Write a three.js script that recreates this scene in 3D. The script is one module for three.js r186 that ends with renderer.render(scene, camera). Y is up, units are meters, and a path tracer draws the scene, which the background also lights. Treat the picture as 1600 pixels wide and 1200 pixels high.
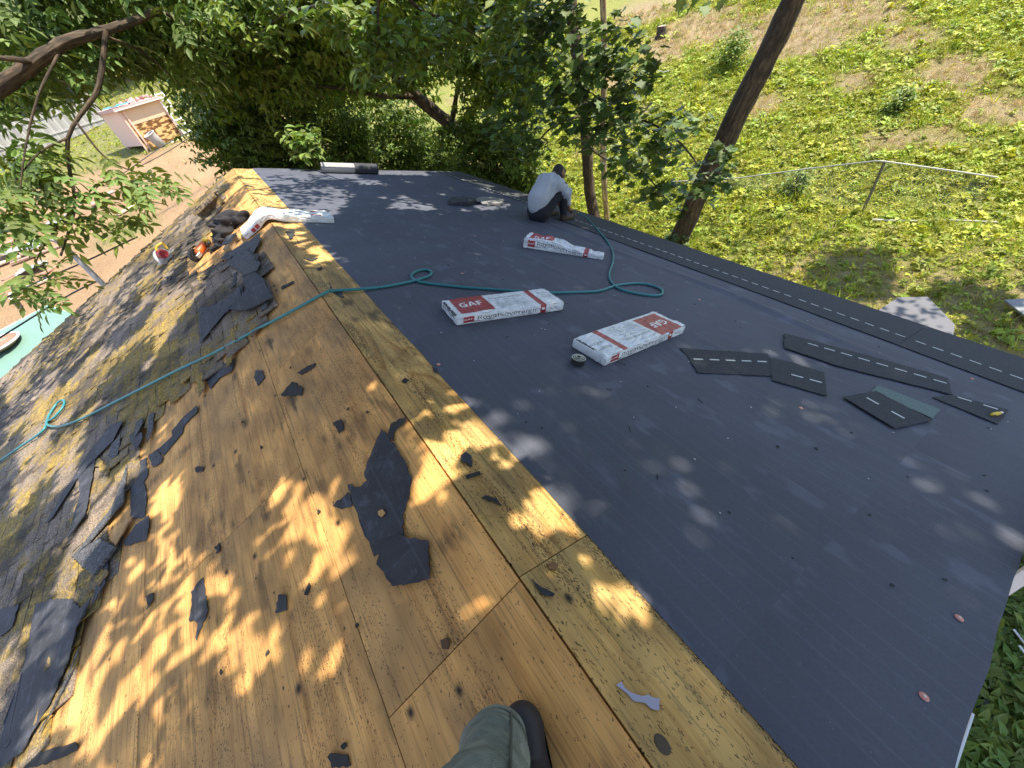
import * as THREE from 'three';
import { MarchingCubes } from 'three/addons/objects/MarchingCubes.js';
import { mergeGeometries, mergeVertices } from 'three/addons/utils/BufferGeometryUtils.js';
import { RoundedBoxGeometry } from 'three/addons/geometries/RoundedBoxGeometry.js';

// ------------------------------------------------------------------ camera, sky, sun, exposure
const CAM_R=[0.805087, -0.180175, 0.56513],CAM_D=[-0.510911, -0.694662, 0.506374],CAM_F=[0.301338, -0.696406, -0.651317],CAM_P=[-0.0991, 1.5068, 0.0],CAM_FOV=87.9136;
const PITCH=0.331761;
const V3 = (x, y, z) => new THREE.Vector3(x, y, z);
const scene = new THREE.Scene();
const camera = new THREE.PerspectiveCamera(CAM_FOV, 4 / 3, 0.05, 900);
{
  const r = V3(...CAM_R), u = V3(...CAM_D).negate(), b = V3(...CAM_F).negate();
  camera.quaternion.setFromRotationMatrix(new THREE.Matrix4().makeBasis(r, u, b));
  camera.position.set(...CAM_P);
}
const SUN_AZ = 110, SUN_EL = 62;
const sunDir = V3(Math.sin(SUN_AZ * Math.PI / 180) * Math.cos(SUN_EL * Math.PI / 180), Math.sin(SUN_EL * Math.PI / 180), -Math.cos(SUN_AZ * Math.PI / 180) * Math.cos(SUN_EL * Math.PI / 180));
{
  const W = 256, H = 128, d = new Float32Array(W * H * 4);
  for (let j = 0; j < H; j++) {
    const el = ((j + 0.5) / H - 0.5) * Math.PI, s = Math.max(0, Math.sin(el)), k = Math.pow(1 - s, 3);
    const c = el < 0 ? [0.25, 0.26, 0.24] : [0.44 + 0.5 * k, 0.62 + 0.4 * k, 1.02 + 0.1 * k];
    for (let i = 0; i < W; i++) { const o = (j * W + i) * 4; d[o] = c[0]; d[o + 1] = c[1]; d[o + 2] = c[2]; d[o + 3] = 1; }
  }
  const t = new THREE.DataTexture(d, W, H, THREE.RGBAFormat, THREE.FloatType);
  t.mapping = THREE.EquirectangularReflectionMapping; t.magFilter = THREE.LinearFilter; t.minFilter = THREE.LinearFilter; t.needsUpdate = true;
  scene.background = t; scene.environment = t; scene.backgroundIntensity = 0.88; scene.environmentIntensity = 0.88;
}
const sun = new THREE.DirectionalLight(new THREE.Color(1, 0.93, 0.78), 5.0);
sun.position.copy(sunDir).multiplyScalar(60); sun.target.position.set(0, 0, 0);
sun.castShadow = true; sun.shadow.mapSize.set(4096, 4096); sun.shadow.radius = 1;
Object.assign(sun.shadow.camera, { left: -45, right: 45, top: 45, bottom: -45, near: 1, far: 160 });
scene.add(sun, sun.target);
const renderer = new THREE.WebGLRenderer({ antialias: true });
renderer.toneMapping = THREE.LinearToneMapping; renderer.toneMappingExposure = 2.15;
renderer.shadowMap.enabled = true; renderer.setSize(1024, 768);

// ------------------------------------------------------------------ helpers
let seed = 20240611;
const rnd = () => { seed = (seed + 0x6D2B79F5) | 0; let t = Math.imul(seed ^ (seed >>> 15), 1 | seed); t = (t + Math.imul(t ^ (t >>> 7), 61 | t)) ^ t; return ((t ^ (t >>> 14)) >>> 0) / 4294967296; };
const rr = (a, b) => a + (b - a) * rnd();
const gauss = () => (rnd() + rnd() + rnd() + rnd() - 2) * 0.87;
const clamp = (x, a, b) => Math.min(b, Math.max(a, x));
const mix = (a, b, t) => a + (b - a) * t;
const sstep = (a, b, t) => { t = clamp((t - a) / (b - a), 0, 1); return t * t * (3 - 2 * t); };
const h2 = (x, y) => { let n = Math.imul(x, 374761393) + Math.imul(y, 668265263) | 0; n = Math.imul(n ^ (n >>> 13), 1274126177); return ((n ^ (n >>> 16)) >>> 0) / 4294967296; };
const vn = (x, y) => { const i = Math.floor(x), j = Math.floor(y); let u = x - i, v = y - j; u = u * u * (3 - 2 * u); v = v * v * (3 - 2 * v); return mix(mix(h2(i, j), h2(i + 1, j), u), mix(h2(i, j + 1), h2(i + 1, j + 1), u), v); };
const fbm = (x, y, o = 4) => { let s = 0, a = 0.5, t = 0; for (let k = 0; k < o; k++) { s += a * vn(x, y); t += a; x = x * 2.03 + 17.1; y = y * 2.03 + 5.7; a *= 0.5; } return s / t; };
const COS = Math.cos(PITCH), SIN = Math.sin(PITCH);
const P = (a, z, h = 0) => a >= 0 ? V3(a * COS + h * SIN, -a * SIN + h * COS, z) : V3(a * COS - h * SIN, a * SIN + h * COS, z);
const QZ = (side) => new THREE.Quaternion().setFromAxisAngle(V3(0, 0, 1), side >= 0 ? -PITCH : PITCH);
const counts = {};
function numbered(n) { const k = counts[n] = (counts[n] ?? -1) + 1; return k ? `${n}_${String(k).padStart(3, '0')}` : n; }
function shade(o) { o.castShadow = true; o.receiveShadow = true; return o; }
function tag(o, label, category, group, kind) { Object.assign(o.userData, { label }); if (category) o.userData.category = category; if (group) o.userData.group = group; if (kind) o.userData.kind = kind; return o; }
function thing(name, label, category, pos = V3(0, 0, 0), group) { const o = new THREE.Group(); o.name = numbered(name); o.position.copy(pos); tag(o, label, category, group); scene.add(o); return o; }
function mesh(name, geo, mat, parent) { const m = shade(new THREE.Mesh(geo, mat)); m.name = parent ? name : numbered(name); (parent || scene).add(m); return m; }
const std = (r, g, b, rough = 0.85, o = {}) => new THREE.MeshStandardMaterial({ color: new THREE.Color().setRGB(r, g, b), roughness: rough, ...o });
function dataTex(w, h, fn, srgb = true) {
  const d = new Uint8Array(w * h * 4);
  for (let j = 0; j < h; j++) for (let i = 0; i < w; i++) { const c = fn(i, j), o = (j * w + i) * 4; d[o] = clamp(c[0], 0, 1) * 255; d[o + 1] = clamp(c[1], 0, 1) * 255; d[o + 2] = clamp(c[2], 0, 1) * 255; d[o + 3] = 255; }
  const t = new THREE.DataTexture(d, w, h); t.magFilter = THREE.LinearFilter; t.minFilter = THREE.LinearMipmapLinearFilter; t.generateMipmaps = true;
  t.wrapS = t.wrapT = THREE.RepeatWrapping; if (srgb) t.colorSpace = THREE.SRGBColorSpace; t.needsUpdate = true; return t;
}
function rowsTex(w, h, buf, srgb = true) { return dataTex(w, h, (i, j) => { const o = (j * w + i) * 3; return [buf[o], buf[o + 1], buf[o + 2]]; }, srgb); }
const inPoly = (p, x, y) => { let c = false; for (let i = 0, j = p.length - 1; i < p.length; j = i++) { const [xi, yi] = p[i], [xj, yj] = p[j]; if ((yi > y) !== (yj > y) && x < (xj - xi) * (y - yi) / (yj - yi) + xi) c = !c; } return c; };
function tube(pts, r, seg = 60, rad = 8, closed = false) { return new THREE.TubeGeometry(new THREE.CatmullRomCurve3(pts, closed, 'catmullrom', 0.5), seg, r, rad, closed); }
function taperTube(pts, r0, r1, seg = 14, rad = 8, lump = 0) {
  const c = new THREE.CatmullRomCurve3(pts), g = new THREE.TubeGeometry(c, seg, 1, rad), p = g.attributes.position, uv = g.attributes.uv, q = V3(0, 0, 0), len = c.getLength();
  for (let i = 0; i <= seg; i++) { const t = i / seg; c.getPointAt(t, q); for (let j = 0; j <= rad; j++) { const k = i * (rad + 1) + j, jj = j % rad; const r = mix(r0, r1, t) * (1 + lump * (h2(i * 7 + jj * 31, Math.round(r0 * 977)) - 0.5)); p.setXYZ(k, q.x + (p.getX(k) - q.x) * r, q.y + (p.getY(k) - q.y) * r, q.z + (p.getZ(k) - q.z) * r); uv.setXY(k, j / rad * 6.28 * r0, t * len); } }
  g.computeVertexNormals(); return g;
}
const geoAt = (g, x = 0, y = 0, z = 0, rx = 0, ry = 0, rz = 0) => { g.applyMatrix4(new THREE.Matrix4().compose(V3(x, y, z), new THREE.Quaternion().setFromEuler(new THREE.Euler(rx, ry, rz)), V3(1, 1, 1))); return g; };
const box = (w, h, d, x = 0, y = 0, z = 0) => geoAt(new THREE.BoxGeometry(w, h, d), x, y, z);
const merge = (...g) => mergeGeometries(g.flat().map((q) => { const n = q.index ? q.toNonIndexed() : q; for (const k of Object.keys(n.attributes)) if (!['position', 'normal', 'uv'].includes(k)) n.deleteAttribute(k); return n; }));

// a flat irregular piece lying on a roof plane: outline in (a, z) plane coordinates, made about its own centre
function slabGeo(poly, thick, { curl = 0, bump = 0, rough = 0, uvScale = 1 } = {}) {
  let cx = 0, cz = 0; for (const [a, z] of poly) { cx += a / poly.length; cz += z / poly.length; }
  let pts = [];
  for (let i = 0; i < poly.length; i++) {
    const [a, z] = poly[i], [b, w] = poly[(i + 1) % poly.length], L = Math.hypot(b - a, w - z), n = rough ? Math.max(1, Math.min(8, Math.round(L / (rough * 3)))) : 1;
    for (let k = 0; k < n; k++) { const t = k / n, j = k ? rough : rough * 0.3; pts.push(new THREE.Vector2(mix(a, b, t) - cx + rr(-j, j), -(mix(z, w, t) - cz) + rr(-j, j))); }
  }
  if (THREE.ShapeUtils.isClockWise(pts)) pts.reverse();
  const g = new THREE.ExtrudeGeometry(new THREE.Shape(pts), { depth: thick, bevelEnabled: false });
  g.rotateX(-Math.PI / 2);
  if (curl || bump) {
    const p = g.attributes.position, k = rr(0, 6.28), R = Math.sqrt(pts.reduce((s, q) => Math.max(s, q.lengthSq()), 0));
    for (let i = 0; i < p.count; i++) { const x = p.getX(i), z = p.getZ(i), e = Math.max(0, (x * Math.cos(k) + z * Math.sin(k)) / R); p.setY(i, p.getY(i) + curl * e * e + bump * vn(x * 30 + k, z * 30)); }
    g.computeVertexNormals();
  }
  const uv = g.attributes.uv, p = g.attributes.position; for (let i = 0; i < p.count; i++) uv.setXY(i, (p.getX(i) + cx) * uvScale, (p.getZ(i) + cz) * uvScale);
  return { g, cx, cz };
}
function slab(name, poly, thick, mat, label, cat, group, opt = {}) {
  const { g, cx, cz } = slabGeo(poly, thick, opt);
  const m = mesh(name, g, mat, opt.parent); const side = opt.side ?? (cx >= 0 ? 1 : -1);
  const lift = opt.h ?? 0.001; const q = side > 0 ? P(Math.max(cx, 1e-6), cz, lift) : P(Math.min(cx, -1e-6), cz, lift);
  m.position.copy(q); m.quaternion.copy(QZ(side)); if (label) tag(m, label, cat, group); return m;
}
function onRoof(o, a, z, h = 0, turn = 0) { o.position.copy(P(a, z, h)); o.quaternion.copy(QZ(a)).multiply(new THREE.Quaternion().setFromAxisAngle(V3(0, 1, 0), turn)); return o; }
function blob(bones, res, k = 0.03, pad = 0.06) { // smooth union of tapered capsules: [x1,y1,z1,r1,x2,y2,z2,r2]
  const lo = [1e9, 1e9, 1e9], hi = [-1e9, -1e9, -1e9];
  for (const b of bones) for (const o of [0, 4]) for (let c = 0; c < 3; c++) { lo[c] = Math.min(lo[c], b[o + c] - b[o + 3] - pad); hi[c] = Math.max(hi[c], b[o + c] + b[o + 3] + pad); }
  const half = Math.max(hi[0] - lo[0], hi[1] - lo[1], hi[2] - lo[2]) / 2 * 1.08, ctr = [0, 1, 2].map((c) => (lo[c] + hi[c]) / 2);
  const mc = new MarchingCubes(res, new THREE.MeshBasicMaterial(), false, false, 90000), S = mc.size ?? res;
  for (let z = 0; z < S; z++) for (let y = 0; y < S; y++) for (let x = 0; x < S; x++) {
    const X = ctr[0] + half * (x - S / 2) / (S / 2), Y = ctr[1] + half * (y - S / 2) / (S / 2), Z = ctr[2] + half * (z - S / 2) / (S / 2);
    let s = 0;
    for (const b of bones) { const dx = b[4] - b[0], dy = b[5] - b[1], dz = b[6] - b[2], px = X - b[0], py = Y - b[1], pz = Z - b[2], t = clamp((px * dx + py * dy + pz * dz) / (dx * dx + dy * dy + dz * dz + 1e-9), 0, 1); const d = Math.hypot(px - dx * t, py - dy * t, pz - dz * t) - mix(b[3], b[7], t); s += Math.exp(Math.min(60, -d / k)); }
    mc.field[x + y * S + z * S * S] = k * Math.log(s + 1e-30);
  }
  mc.isolation = 0; mc.update();
  const n = mc.count, pos = new Float32Array(n * 3);
  for (let i = 0; i < n; i++) for (let c = 0; c < 3; c++) pos[i * 3 + c] = ctr[c] + half * mc.positionArray[i * 3 + c];
  let g = new THREE.BufferGeometry(); g.setAttribute('position', new THREE.BufferAttribute(pos, 3)); g = mergeVertices(g, 1e-4); g.computeVertexNormals();
  const p = g.attributes.position, uv = new Float32Array(p.count * 2); for (let i = 0; i < p.count; i++) { uv[i * 2] = (p.getX(i) + p.getZ(i)) * 2; uv[i * 2 + 1] = p.getY(i) * 2; } g.setAttribute('uv', new THREE.BufferAttribute(uv, 2));
  return g;
}

// ------------------------------------------------------------------ textures and materials
const PLYW = 1.22, PLYL = 2.44;
function plywoodTex(seedOff, base, late, grey, ticks, tickLen) {
  const w = 1024, h = 2048, buf = new Float32Array(w * h * 3);
  for (let j = 0; j < h; j++) for (let i = 0; i < w; i++) {
    const u = i / w * PLYW + seedOff, v = j / h * PLYL;
    const warp = fbm(u * 1.6 + 3, v * 0.32, 3) * 1.5 + 0.05 * vn(u * 16, v * 3), wild = sstep(0.5, 0.68, fbm(u * 1.1 + 20, v * 0.6 + 3, 2));
    let ring = (u * (9 - 4 * wild) + warp * (3 + 3.5 * wild)) % 1; ring = Math.pow(ring, 1.3);
    const sharp = sstep(0.35, 0.85, ring) * sstep(1, 0.9, ring);
    const fine = vn(u * 330, v * 7) * 0.6 + vn(u * 800, v * 16) * 0.4, blot = fbm(u * 2.3 + 9, v * 1.4 + 4, 4), stripe = fbm(u * 26, v * 0.9 + 31, 2), spots = fbm(u * 9, v * 4 + 7, 3);
    const g = clamp((blot - 0.45) * 2.6, 0, 0.6), line = wild * Math.pow(Math.abs(Math.sin(ring * 3.1416 * 3)), 14) * 0.5, smudge = sstep(0.66, 0.84, fbm(u * 7 + 70, v * 3 + 12, 4)) * 0.4 + sstep(0.62, 0.8, fbm(u * 90, v * 3.5 + 90, 2)) * 0.16;
    const t = clamp(sharp * (0.22 + 0.3 * wild) + line + (fine - 0.5) * 0.9 + (stripe - 0.45) * 0.55, 0, 1), lum = (0.78 + 0.5 * (spots - 0.2)) * (1 - smudge);
    const o = (j * w + i) * 3;
    for (let c = 0; c < 3; c++) buf[o + c] = mix(mix(base[c], late[c], t), grey[c], g) * lum;
  }
  // dark mildew flecks: short ticks gathered in drifts along the grain
  let made = 0;
  for (let tries = 0; tries < ticks * 12 && made < ticks; tries++) {
    const x = rnd() * w, y = rnd() * h, u = x / w * PLYW + seedOff, v = y / h * PLYL, dens = sstep(0.46, 0.74, fbm(u * 10, v * 1.6 + 50, 3)) * 0.9 + 0.1;
    if (rnd() > dens) continue; made++;
    const L = rr(3, 9) * (rnd() < 0.1 ? 1.7 : 1) * tickLen, ang = Math.PI / 2 + gauss() * 0.55, dark = rr(0.16, 0.55), wd = rnd() < 0.4 * tickLen ? 2 : 1;
    for (let s = 0; s < L; s++) for (let q = 0; q < wd; q++) {
      const xi = (Math.round(x + Math.cos(ang) * s + q + Math.sin(s * 0.9) * 0.7) + w) % w, yi = (Math.round(y + Math.sin(ang) * s) + h) % h, o = (yi * w + xi) * 3;
      for (let c = 0; c < 3; c++) buf[o + c] *= dark;
    }
  }
  // nail holes and knots
  for (let n = 0; n < 46; n++) { const x = rnd() * w, y = rnd() * h, R = rr(1.5, 4) * (rnd() < 0.15 ? 3 : 1); for (let dy = -R * 3; dy <= R * 3; dy++) for (let dx = -R * 2; dx <= R * 2; dx++) { const xi = (Math.round(x + dx) + w) % w, yi = (Math.round(y + dy) + h) % h, d = Math.hypot(dx, dy / 1.4) / R, o = (yi * w + xi) * 3, k = 1 - 0.8 * Math.exp(-d * d); for (let c = 0; c < 3; c++) buf[o + c] *= k; } }
  const t = rowsTex(w, h, buf); t.wrapS = t.wrapT = THREE.MirroredRepeatWrapping; return t;
}
const plyLeftTex = plywoodTex(0, [0.88, 0.66, 0.385], [0.67, 0.44, 0.215], [0.58, 0.46, 0.315], 9000, 0.85);
const plyRightTex = plywoodTex(40, [0.87, 0.70, 0.42], [0.70, 0.50, 0.25], [0.64, 0.53, 0.34], 17000, 1.25);
const plyLeft = new THREE.MeshStandardMaterial({ map: plyLeftTex, roughness: 0.82, bumpMap: plyLeftTex, bumpScale: 0.0012 });
const plyRight = new THREE.MeshStandardMaterial({ map: plyRightTex, roughness: 0.82, bumpMap: plyRightTex, bumpScale: 0.0015 });
const feltTex = dataTex(1024, 1024, (i, j) => { // 2.4 m square; u runs down the slope, v along the ridge
  const u = i / 1024, v = j / 1024; let l = 0.312 + 0.05 * (fbm(u * 7, v * 7) - 0.5) + 0.055 * sstep(0.62, 0.8, fbm(u * 22 + 4, v * 13 + 8, 4)) + 0.03 * (vn(i * 0.9, j * 0.35) - 0.5);
  const line = Math.floor(u * 26), off = h2(line, 3), d = Math.abs(u * 26 - line - 0.2 - 0.6 * off); const on = h2(line, 11) < 0.8 ? 1 : 0; l += 0.042 * on * Math.exp(-(d * d) / 0.0016) * (0.35 + 0.65 * vn(line * 5.3, v * 14));
  if (h2(i, j) > 0.9994) l += 0.22; return [l * 0.94, l * 0.97, l * 1.12];
});
const feltBump = dataTex(512, 512, (i, j) => { const k = 0.5 + 0.35 * (fbm(i / 45, j / 45, 3) - 0.5) + 0.3 * (vn(i * 0.8, j * 0.8) - 0.5); return [k, k, k]; }, false);
const feltBumpMat = new THREE.MeshStandardMaterial({ map: feltTex, roughness: 0.72, bumpMap: feltBump, bumpScale: 0.003 });
const granTex = (r, g, b, spread, sd) => dataTex(256, 256, (i, j) => { const n = h2(i + sd, j) * 0.6 + vn(i / 3 + sd, j / 3) * 0.4, k = 1 + spread * (n - 0.5); return [r * k, g * k, b * k]; });
const granule = new THREE.MeshStandardMaterial({ map: granTex(0.30, 0.30, 0.31, 1.3, 5), roughness: 0.95 });
const granuleBlack = new THREE.MeshStandardMaterial({ map: granTex(0.225, 0.23, 0.245, 1.5, 9), roughness: 0.92 });
const granuleGreen = new THREE.MeshStandardMaterial({ map: granTex(0.40, 0.46, 0.44, 0.7, 15), roughness: 0.95 });
const scrapTex = dataTex(512, 512, (i, j) => { const u = i / 512, v = j / 512, l = 0.20 + 0.10 * (fbm(u * 9, v * 9, 4) - 0.5) + 0.06 * sstep(0.55, 0.75, fbm(u * 30 + 3, v * 30, 3)) + 0.05 * (vn(i * 0.8, j * 0.8) - 0.5) + 0.05 * Math.exp(-(((u * 5 % 1) - 0.5) ** 2) / 0.0008); return [l * 0.98, l, l * 1.12]; });
const feltScrap = new THREE.MeshStandardMaterial({ map: scrapTex, roughness: 0.78, bumpMap: feltBump, bumpScale: 0.006 });
const asphaltScrap = std(0.030, 0.029, 0.029, 0.9, { bumpMap: feltBump, bumpScale: 0.004 });
const barkTex = dataTex(256, 512, (i, j) => { const r = 0.5 * Math.abs(fbm(i / 16, j / 70, 4) - 0.5) * 4 + 0.4 * vn(i / 5, j / 12), l = 0.20 + 0.28 * r; return [l * 1.15, l * 0.98, l * 0.78]; });
const bark = new THREE.MeshStandardMaterial({ map: barkTex, color: new THREE.Color(0.5, 0.47, 0.43), roughness: 0.95, bumpMap: barkTex, bumpScale: 0.03 });
const barkPale = new THREE.MeshStandardMaterial({ map: barkTex, color: new THREE.Color(3.2, 3.1, 2.8), roughness: 0.95, bumpMap: barkTex, bumpScale: 0.015 });
for (const m of [bark, barkPale]) { m.map = m.map.clone(); m.map.repeat.set(0.9, 0.5); m.map.needsUpdate = true; m.bumpMap = m.map; }
const leafMat = (r, g, b, tr = 0.45) => new THREE.MeshPhysicalMaterial({ color: new THREE.Color().setRGB(r, g, b), roughness: 0.62, transmission: tr, thickness: 0, side: THREE.DoubleSide, specularIntensity: 0.6 });
const leafMid = leafMat(0.20, 0.285, 0.026, 0.54), leafBroad = leafMat(0.10, 0.16, 0.024, 0.45), leafAsh = leafMat(0.15, 0.225, 0.03, 0.5), leafSun = leafMat(0.20, 0.29, 0.03, 0.55), leafUnder = leafMat(0.15, 0.225, 0.024, 0.5), leafDark = leafMat(0.09, 0.13, 0.03, 0.35), weedMat = leafMat(0.40, 0.45, 0.035, 0.48), strawMat = leafMat(0.46, 0.35, 0.15, 0.2), leafHigh = leafMat(0.15, 0.20, 0.03, 0.35);
leafHigh.vertexColors = true;

// ------------------------------------------------------------------ ground
const sp = (t) => 0.5 * (t + Math.sqrt(t * t + 4));
const ground = (x, z) => { const a = Math.min(0.906 * x - 0.423 * z - 13, 60); return -4.4 + 0.2 * sp(a) + 0.16 * (sp(-z - 11) - 0.7 * sp(-z - 31)) * (1 - sstep(-2, 14, x)); };
const straw = [[23.192,-1.862,-10.872],[20.996,-2.243,-11.034],[21.316,-1.752,-16.201],[16.655,-3.156,-9.379],[21.9,-2.377,-7.504],[20.021,-2.894,-5.336],[18.043,-3.402,-3.409],[15.71,-3.676,-4.996],[19.113,-2.149,-16.188],[16.603,-2.566,-16.595],[16.408,-3.628,-4.097],[18.697,-2.945,-7.563],[23.485,-0.959,-20.962]].map((p, i) => [...p, [3.4, 2.1, 2.4, 1.1, 1.2, 1.3, 1.0, 0.8, 1.5, 1.2, 0.7, 1.0, 2.4][i]]);
const greenness = (x, z) => { // 1 = lush weeds, 0 = bare straw or dirt
  let n = fbm(x * 0.22 + 5, z * 0.22 + 40, 4) * 0.7 + fbm(x * 0.9, z * 0.9, 3) * 0.3;
  if (x > 5) { const d = Math.hypot(x, z); n += 0.12 * sstep(-8.5, -12, z) * sstep(22, 14, d); const near = sstep(13, 10.5, d) * sstep(-5.5, -3.5, z); let k = sstep(0.26, 0.42, n); for (const [sx, sy, sz, r] of straw) k *= 1 - 0.95 * sstep(1.15, 0.55, Math.hypot(x - sx, (z - sz)) / r + 0.7 * (n - 0.5)); return clamp(k - near * 0.62, 0, 1); }
  return z < -31 ? clamp(sstep(0.3, 0.5, n + 0.16 * sstep(-1, -5, x)), 0, 1) : sstep(0.60, 0.70, n);
};
{
  const N = 230, pos = [], col = [], idx = [], uv = [], q = (t) => Math.sign(t) * Math.pow(Math.abs(t), 2.2);
  for (let j = 0; j <= N; j++) for (let i = 0; i <= N; i++) {
    const x = 6 + 380 * q(i / N * 2 - 1), z = -12 + 380 * q(j / N * 2 - 1), g = greenness(x, z), n = fbm(x * 1.3, z * 1.3, 3);
    pos.push(x, ground(x, z) + 0.10 * (fbm(x * 0.8, z * 0.8, 3) - 0.5) * 2, z); uv.push(x / 2.5, z / 2.5);
    const dirt = x < 6 ? [0.52, 0.32, 0.165] : [0.47, 0.34, 0.18], gr = x < 6 ? [0.22, 0.24, 0.06] : [0.30, 0.32, 0.045];
    for (let c = 0; c < 3; c++) col.push(mix(dirt[c], gr[c], g * 0.85) * (0.75 + 0.5 * n));
  }
  for (let j = 0; j < N; j++) for (let i = 0; i < N; i++) { const a = j * (N + 1) + i, b = a + 1, c = a + N + 1, d = c + 1; idx.push(a, c, b, b, c, d); }
  const g = new THREE.BufferGeometry(); g.setAttribute('position', new THREE.Float32BufferAttribute(pos, 3)); g.setAttribute('color', new THREE.Float32BufferAttribute(col, 3)); g.setAttribute('uv', new THREE.Float32BufferAttribute(uv, 2)); g.setIndex(idx); g.computeVertexNormals();
  const detail = dataTex(1024, 1024, (i, j) => { const n = 0.45 * h2(i, j) + 0.55 * fbm(i / 9, j / 9, 4), k = 0.62 + 0.62 * n; return [k, k, k]; });
  tag(mesh('ground', g, new THREE.MeshStandardMaterial({ vertexColors: true, map: detail, bumpMap: detail, bumpScale: 0.06, roughness: 1 })), 'ground of weeds, dry straw and bare dirt round the house', 'ground', null, 'structure');
}

// ------------------------------------------------------------------ house and its roof
const house = thing('house', 'low house with its gable roof half stripped, part plywood, part black underlayment, part mossy shingles', 'house');
const ZN = 0.50, ZF = -10.27, AE = 4.98, AL = -6.1;
const wallMat = std(0.62, 0.60, 0.56, 0.8), trimMat = std(0.75, 0.76, 0.77, 0.5), darkWood = std(0.10, 0.075, 0.05, 0.9);
{ // walls with thickness, gables and fascias
  const xr = AE * COS - 0.35, xl = AL * COS + 0.35, yb = -4.55;
  const yr = -AE * SIN - 0.02, yl = AL * SIN - 0.02;
  mesh('wall', box(0.15, yr - 0.02 - yb, ZN - ZF - 0.5, xr, (yr + yb) / 2, (ZN + ZF) / 2), wallMat, house);
  mesh('wall', box(0.15, yl - yb, ZN - ZF - 0.5, xl, (yl + yb) / 2, (ZN + ZF) / 2), wallMat, house);
  for (const z of [ZN - 0.3, ZF + 0.3]) { const s = new THREE.Shape([[xl, yb], [xr, yb], [xr, yr - 0.06], [0, -0.14], [xl, yl - 0.06]].map((p) => new THREE.Vector2(...p))); mesh('gable_wall', geoAt(new THREE.ExtrudeGeometry(s, { depth: 0.12, bevelEnabled: false }), 0, 0, z - 0.06), wallMat, house); }
  const f1 = mesh('fascia_board', box(0.025, 0.16, ZN - ZF, 0, -0.10, (ZN + ZF) / 2), trimMat, house); f1.position.set(AE * COS - 0.01, -AE * SIN, 0);
  const f2 = mesh('fascia_board', box(0.025, 0.16, ZN - ZF, 0, -0.10, (ZN + ZF) / 2), trimMat, house); f2.position.set(AL * COS + 0.01, AL * SIN, 0);
  for (const z of [ZN - 0.012, ZF + 0.012]) for (const s of [1, -1]) { const L = s > 0 ? AE : -AL; const b = mesh('rake_board', box(L - 0.03, 0.15, 0.022, s * (L / 2 + 0.02), -0.092, 0), trimMat, house); b.position.set(0, 0, z); b.quaternion.copy(QZ(s)); }
}
function plySheet(a0, a1, z0, z1, mat, off) {
  const g = new THREE.BoxGeometry(a1 - a0, 0.012, z1 - z0, 1, 1, 1), p = g.attributes.position, uv = g.attributes.uv, am = (a0 + a1) / 2, zm = (z0 + z1) / 2;
  for (let i = 0; i < p.count; i++) uv.setXY(i, (p.getX(i) + am + off[0]) / PLYW, (p.getZ(i) + zm + off[1]) / PLYL);
  const m = mesh('plywood_sheet', g, mat, house), s = am >= 0 ? 1 : -1; m.position.copy(P(am, zm, -0.006)); m.quaternion.copy(QZ(s)); return m;
}
{
  const gap = 0.002, rows = [[-0.007, -0.664, [ZN, -0.565, -3.005, -5.445, -7.885, ZF], 0], [-0.668, -1.886, [ZN, -1.97, -4.41, -6.85, ZF], 1.3], [-1.890, -3.108, [ZN, -0.8, -3.24, -5.68, -8.12, ZF], 0.4], [-3.112, -4.33, [ZN, -1.97, -4.41, -6.85, ZF], 2.1], [-4.334, -5.55, [ZN, -0.8, -3.24, -5.68, -8.12, ZF], 1.1], [-5.554, AL + 0.02, [ZN, -4.41, ZF], 0]];
  rows.forEach(([b, a, zs, o], r) => { for (let i = 0; i + 1 < zs.length; i++) plySheet(a, b, zs[i + 1] + gap, zs[i] - gap, plyLeft, [o + r * 0.37, o * 1.7 + i * 0.9]); });
  const R1 = [ZN, -0.575, -4.10, -6.9, ZF];
  for (let i = 0; i + 1 < R1.length; i++) plySheet(0.004, 1.2, R1[i + 1] + gap, R1[i] - gap, plyRight, [0.15 + i * 0.41, i * 1.23]);
  for (let k = 0; k < 3; k++) plySheet(1.204 + k * 1.26, k == 2 ? AE - 0.02 : 2.46 + k * 1.26, ZF, ZN, plyRight, [k, k]);
}
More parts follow.
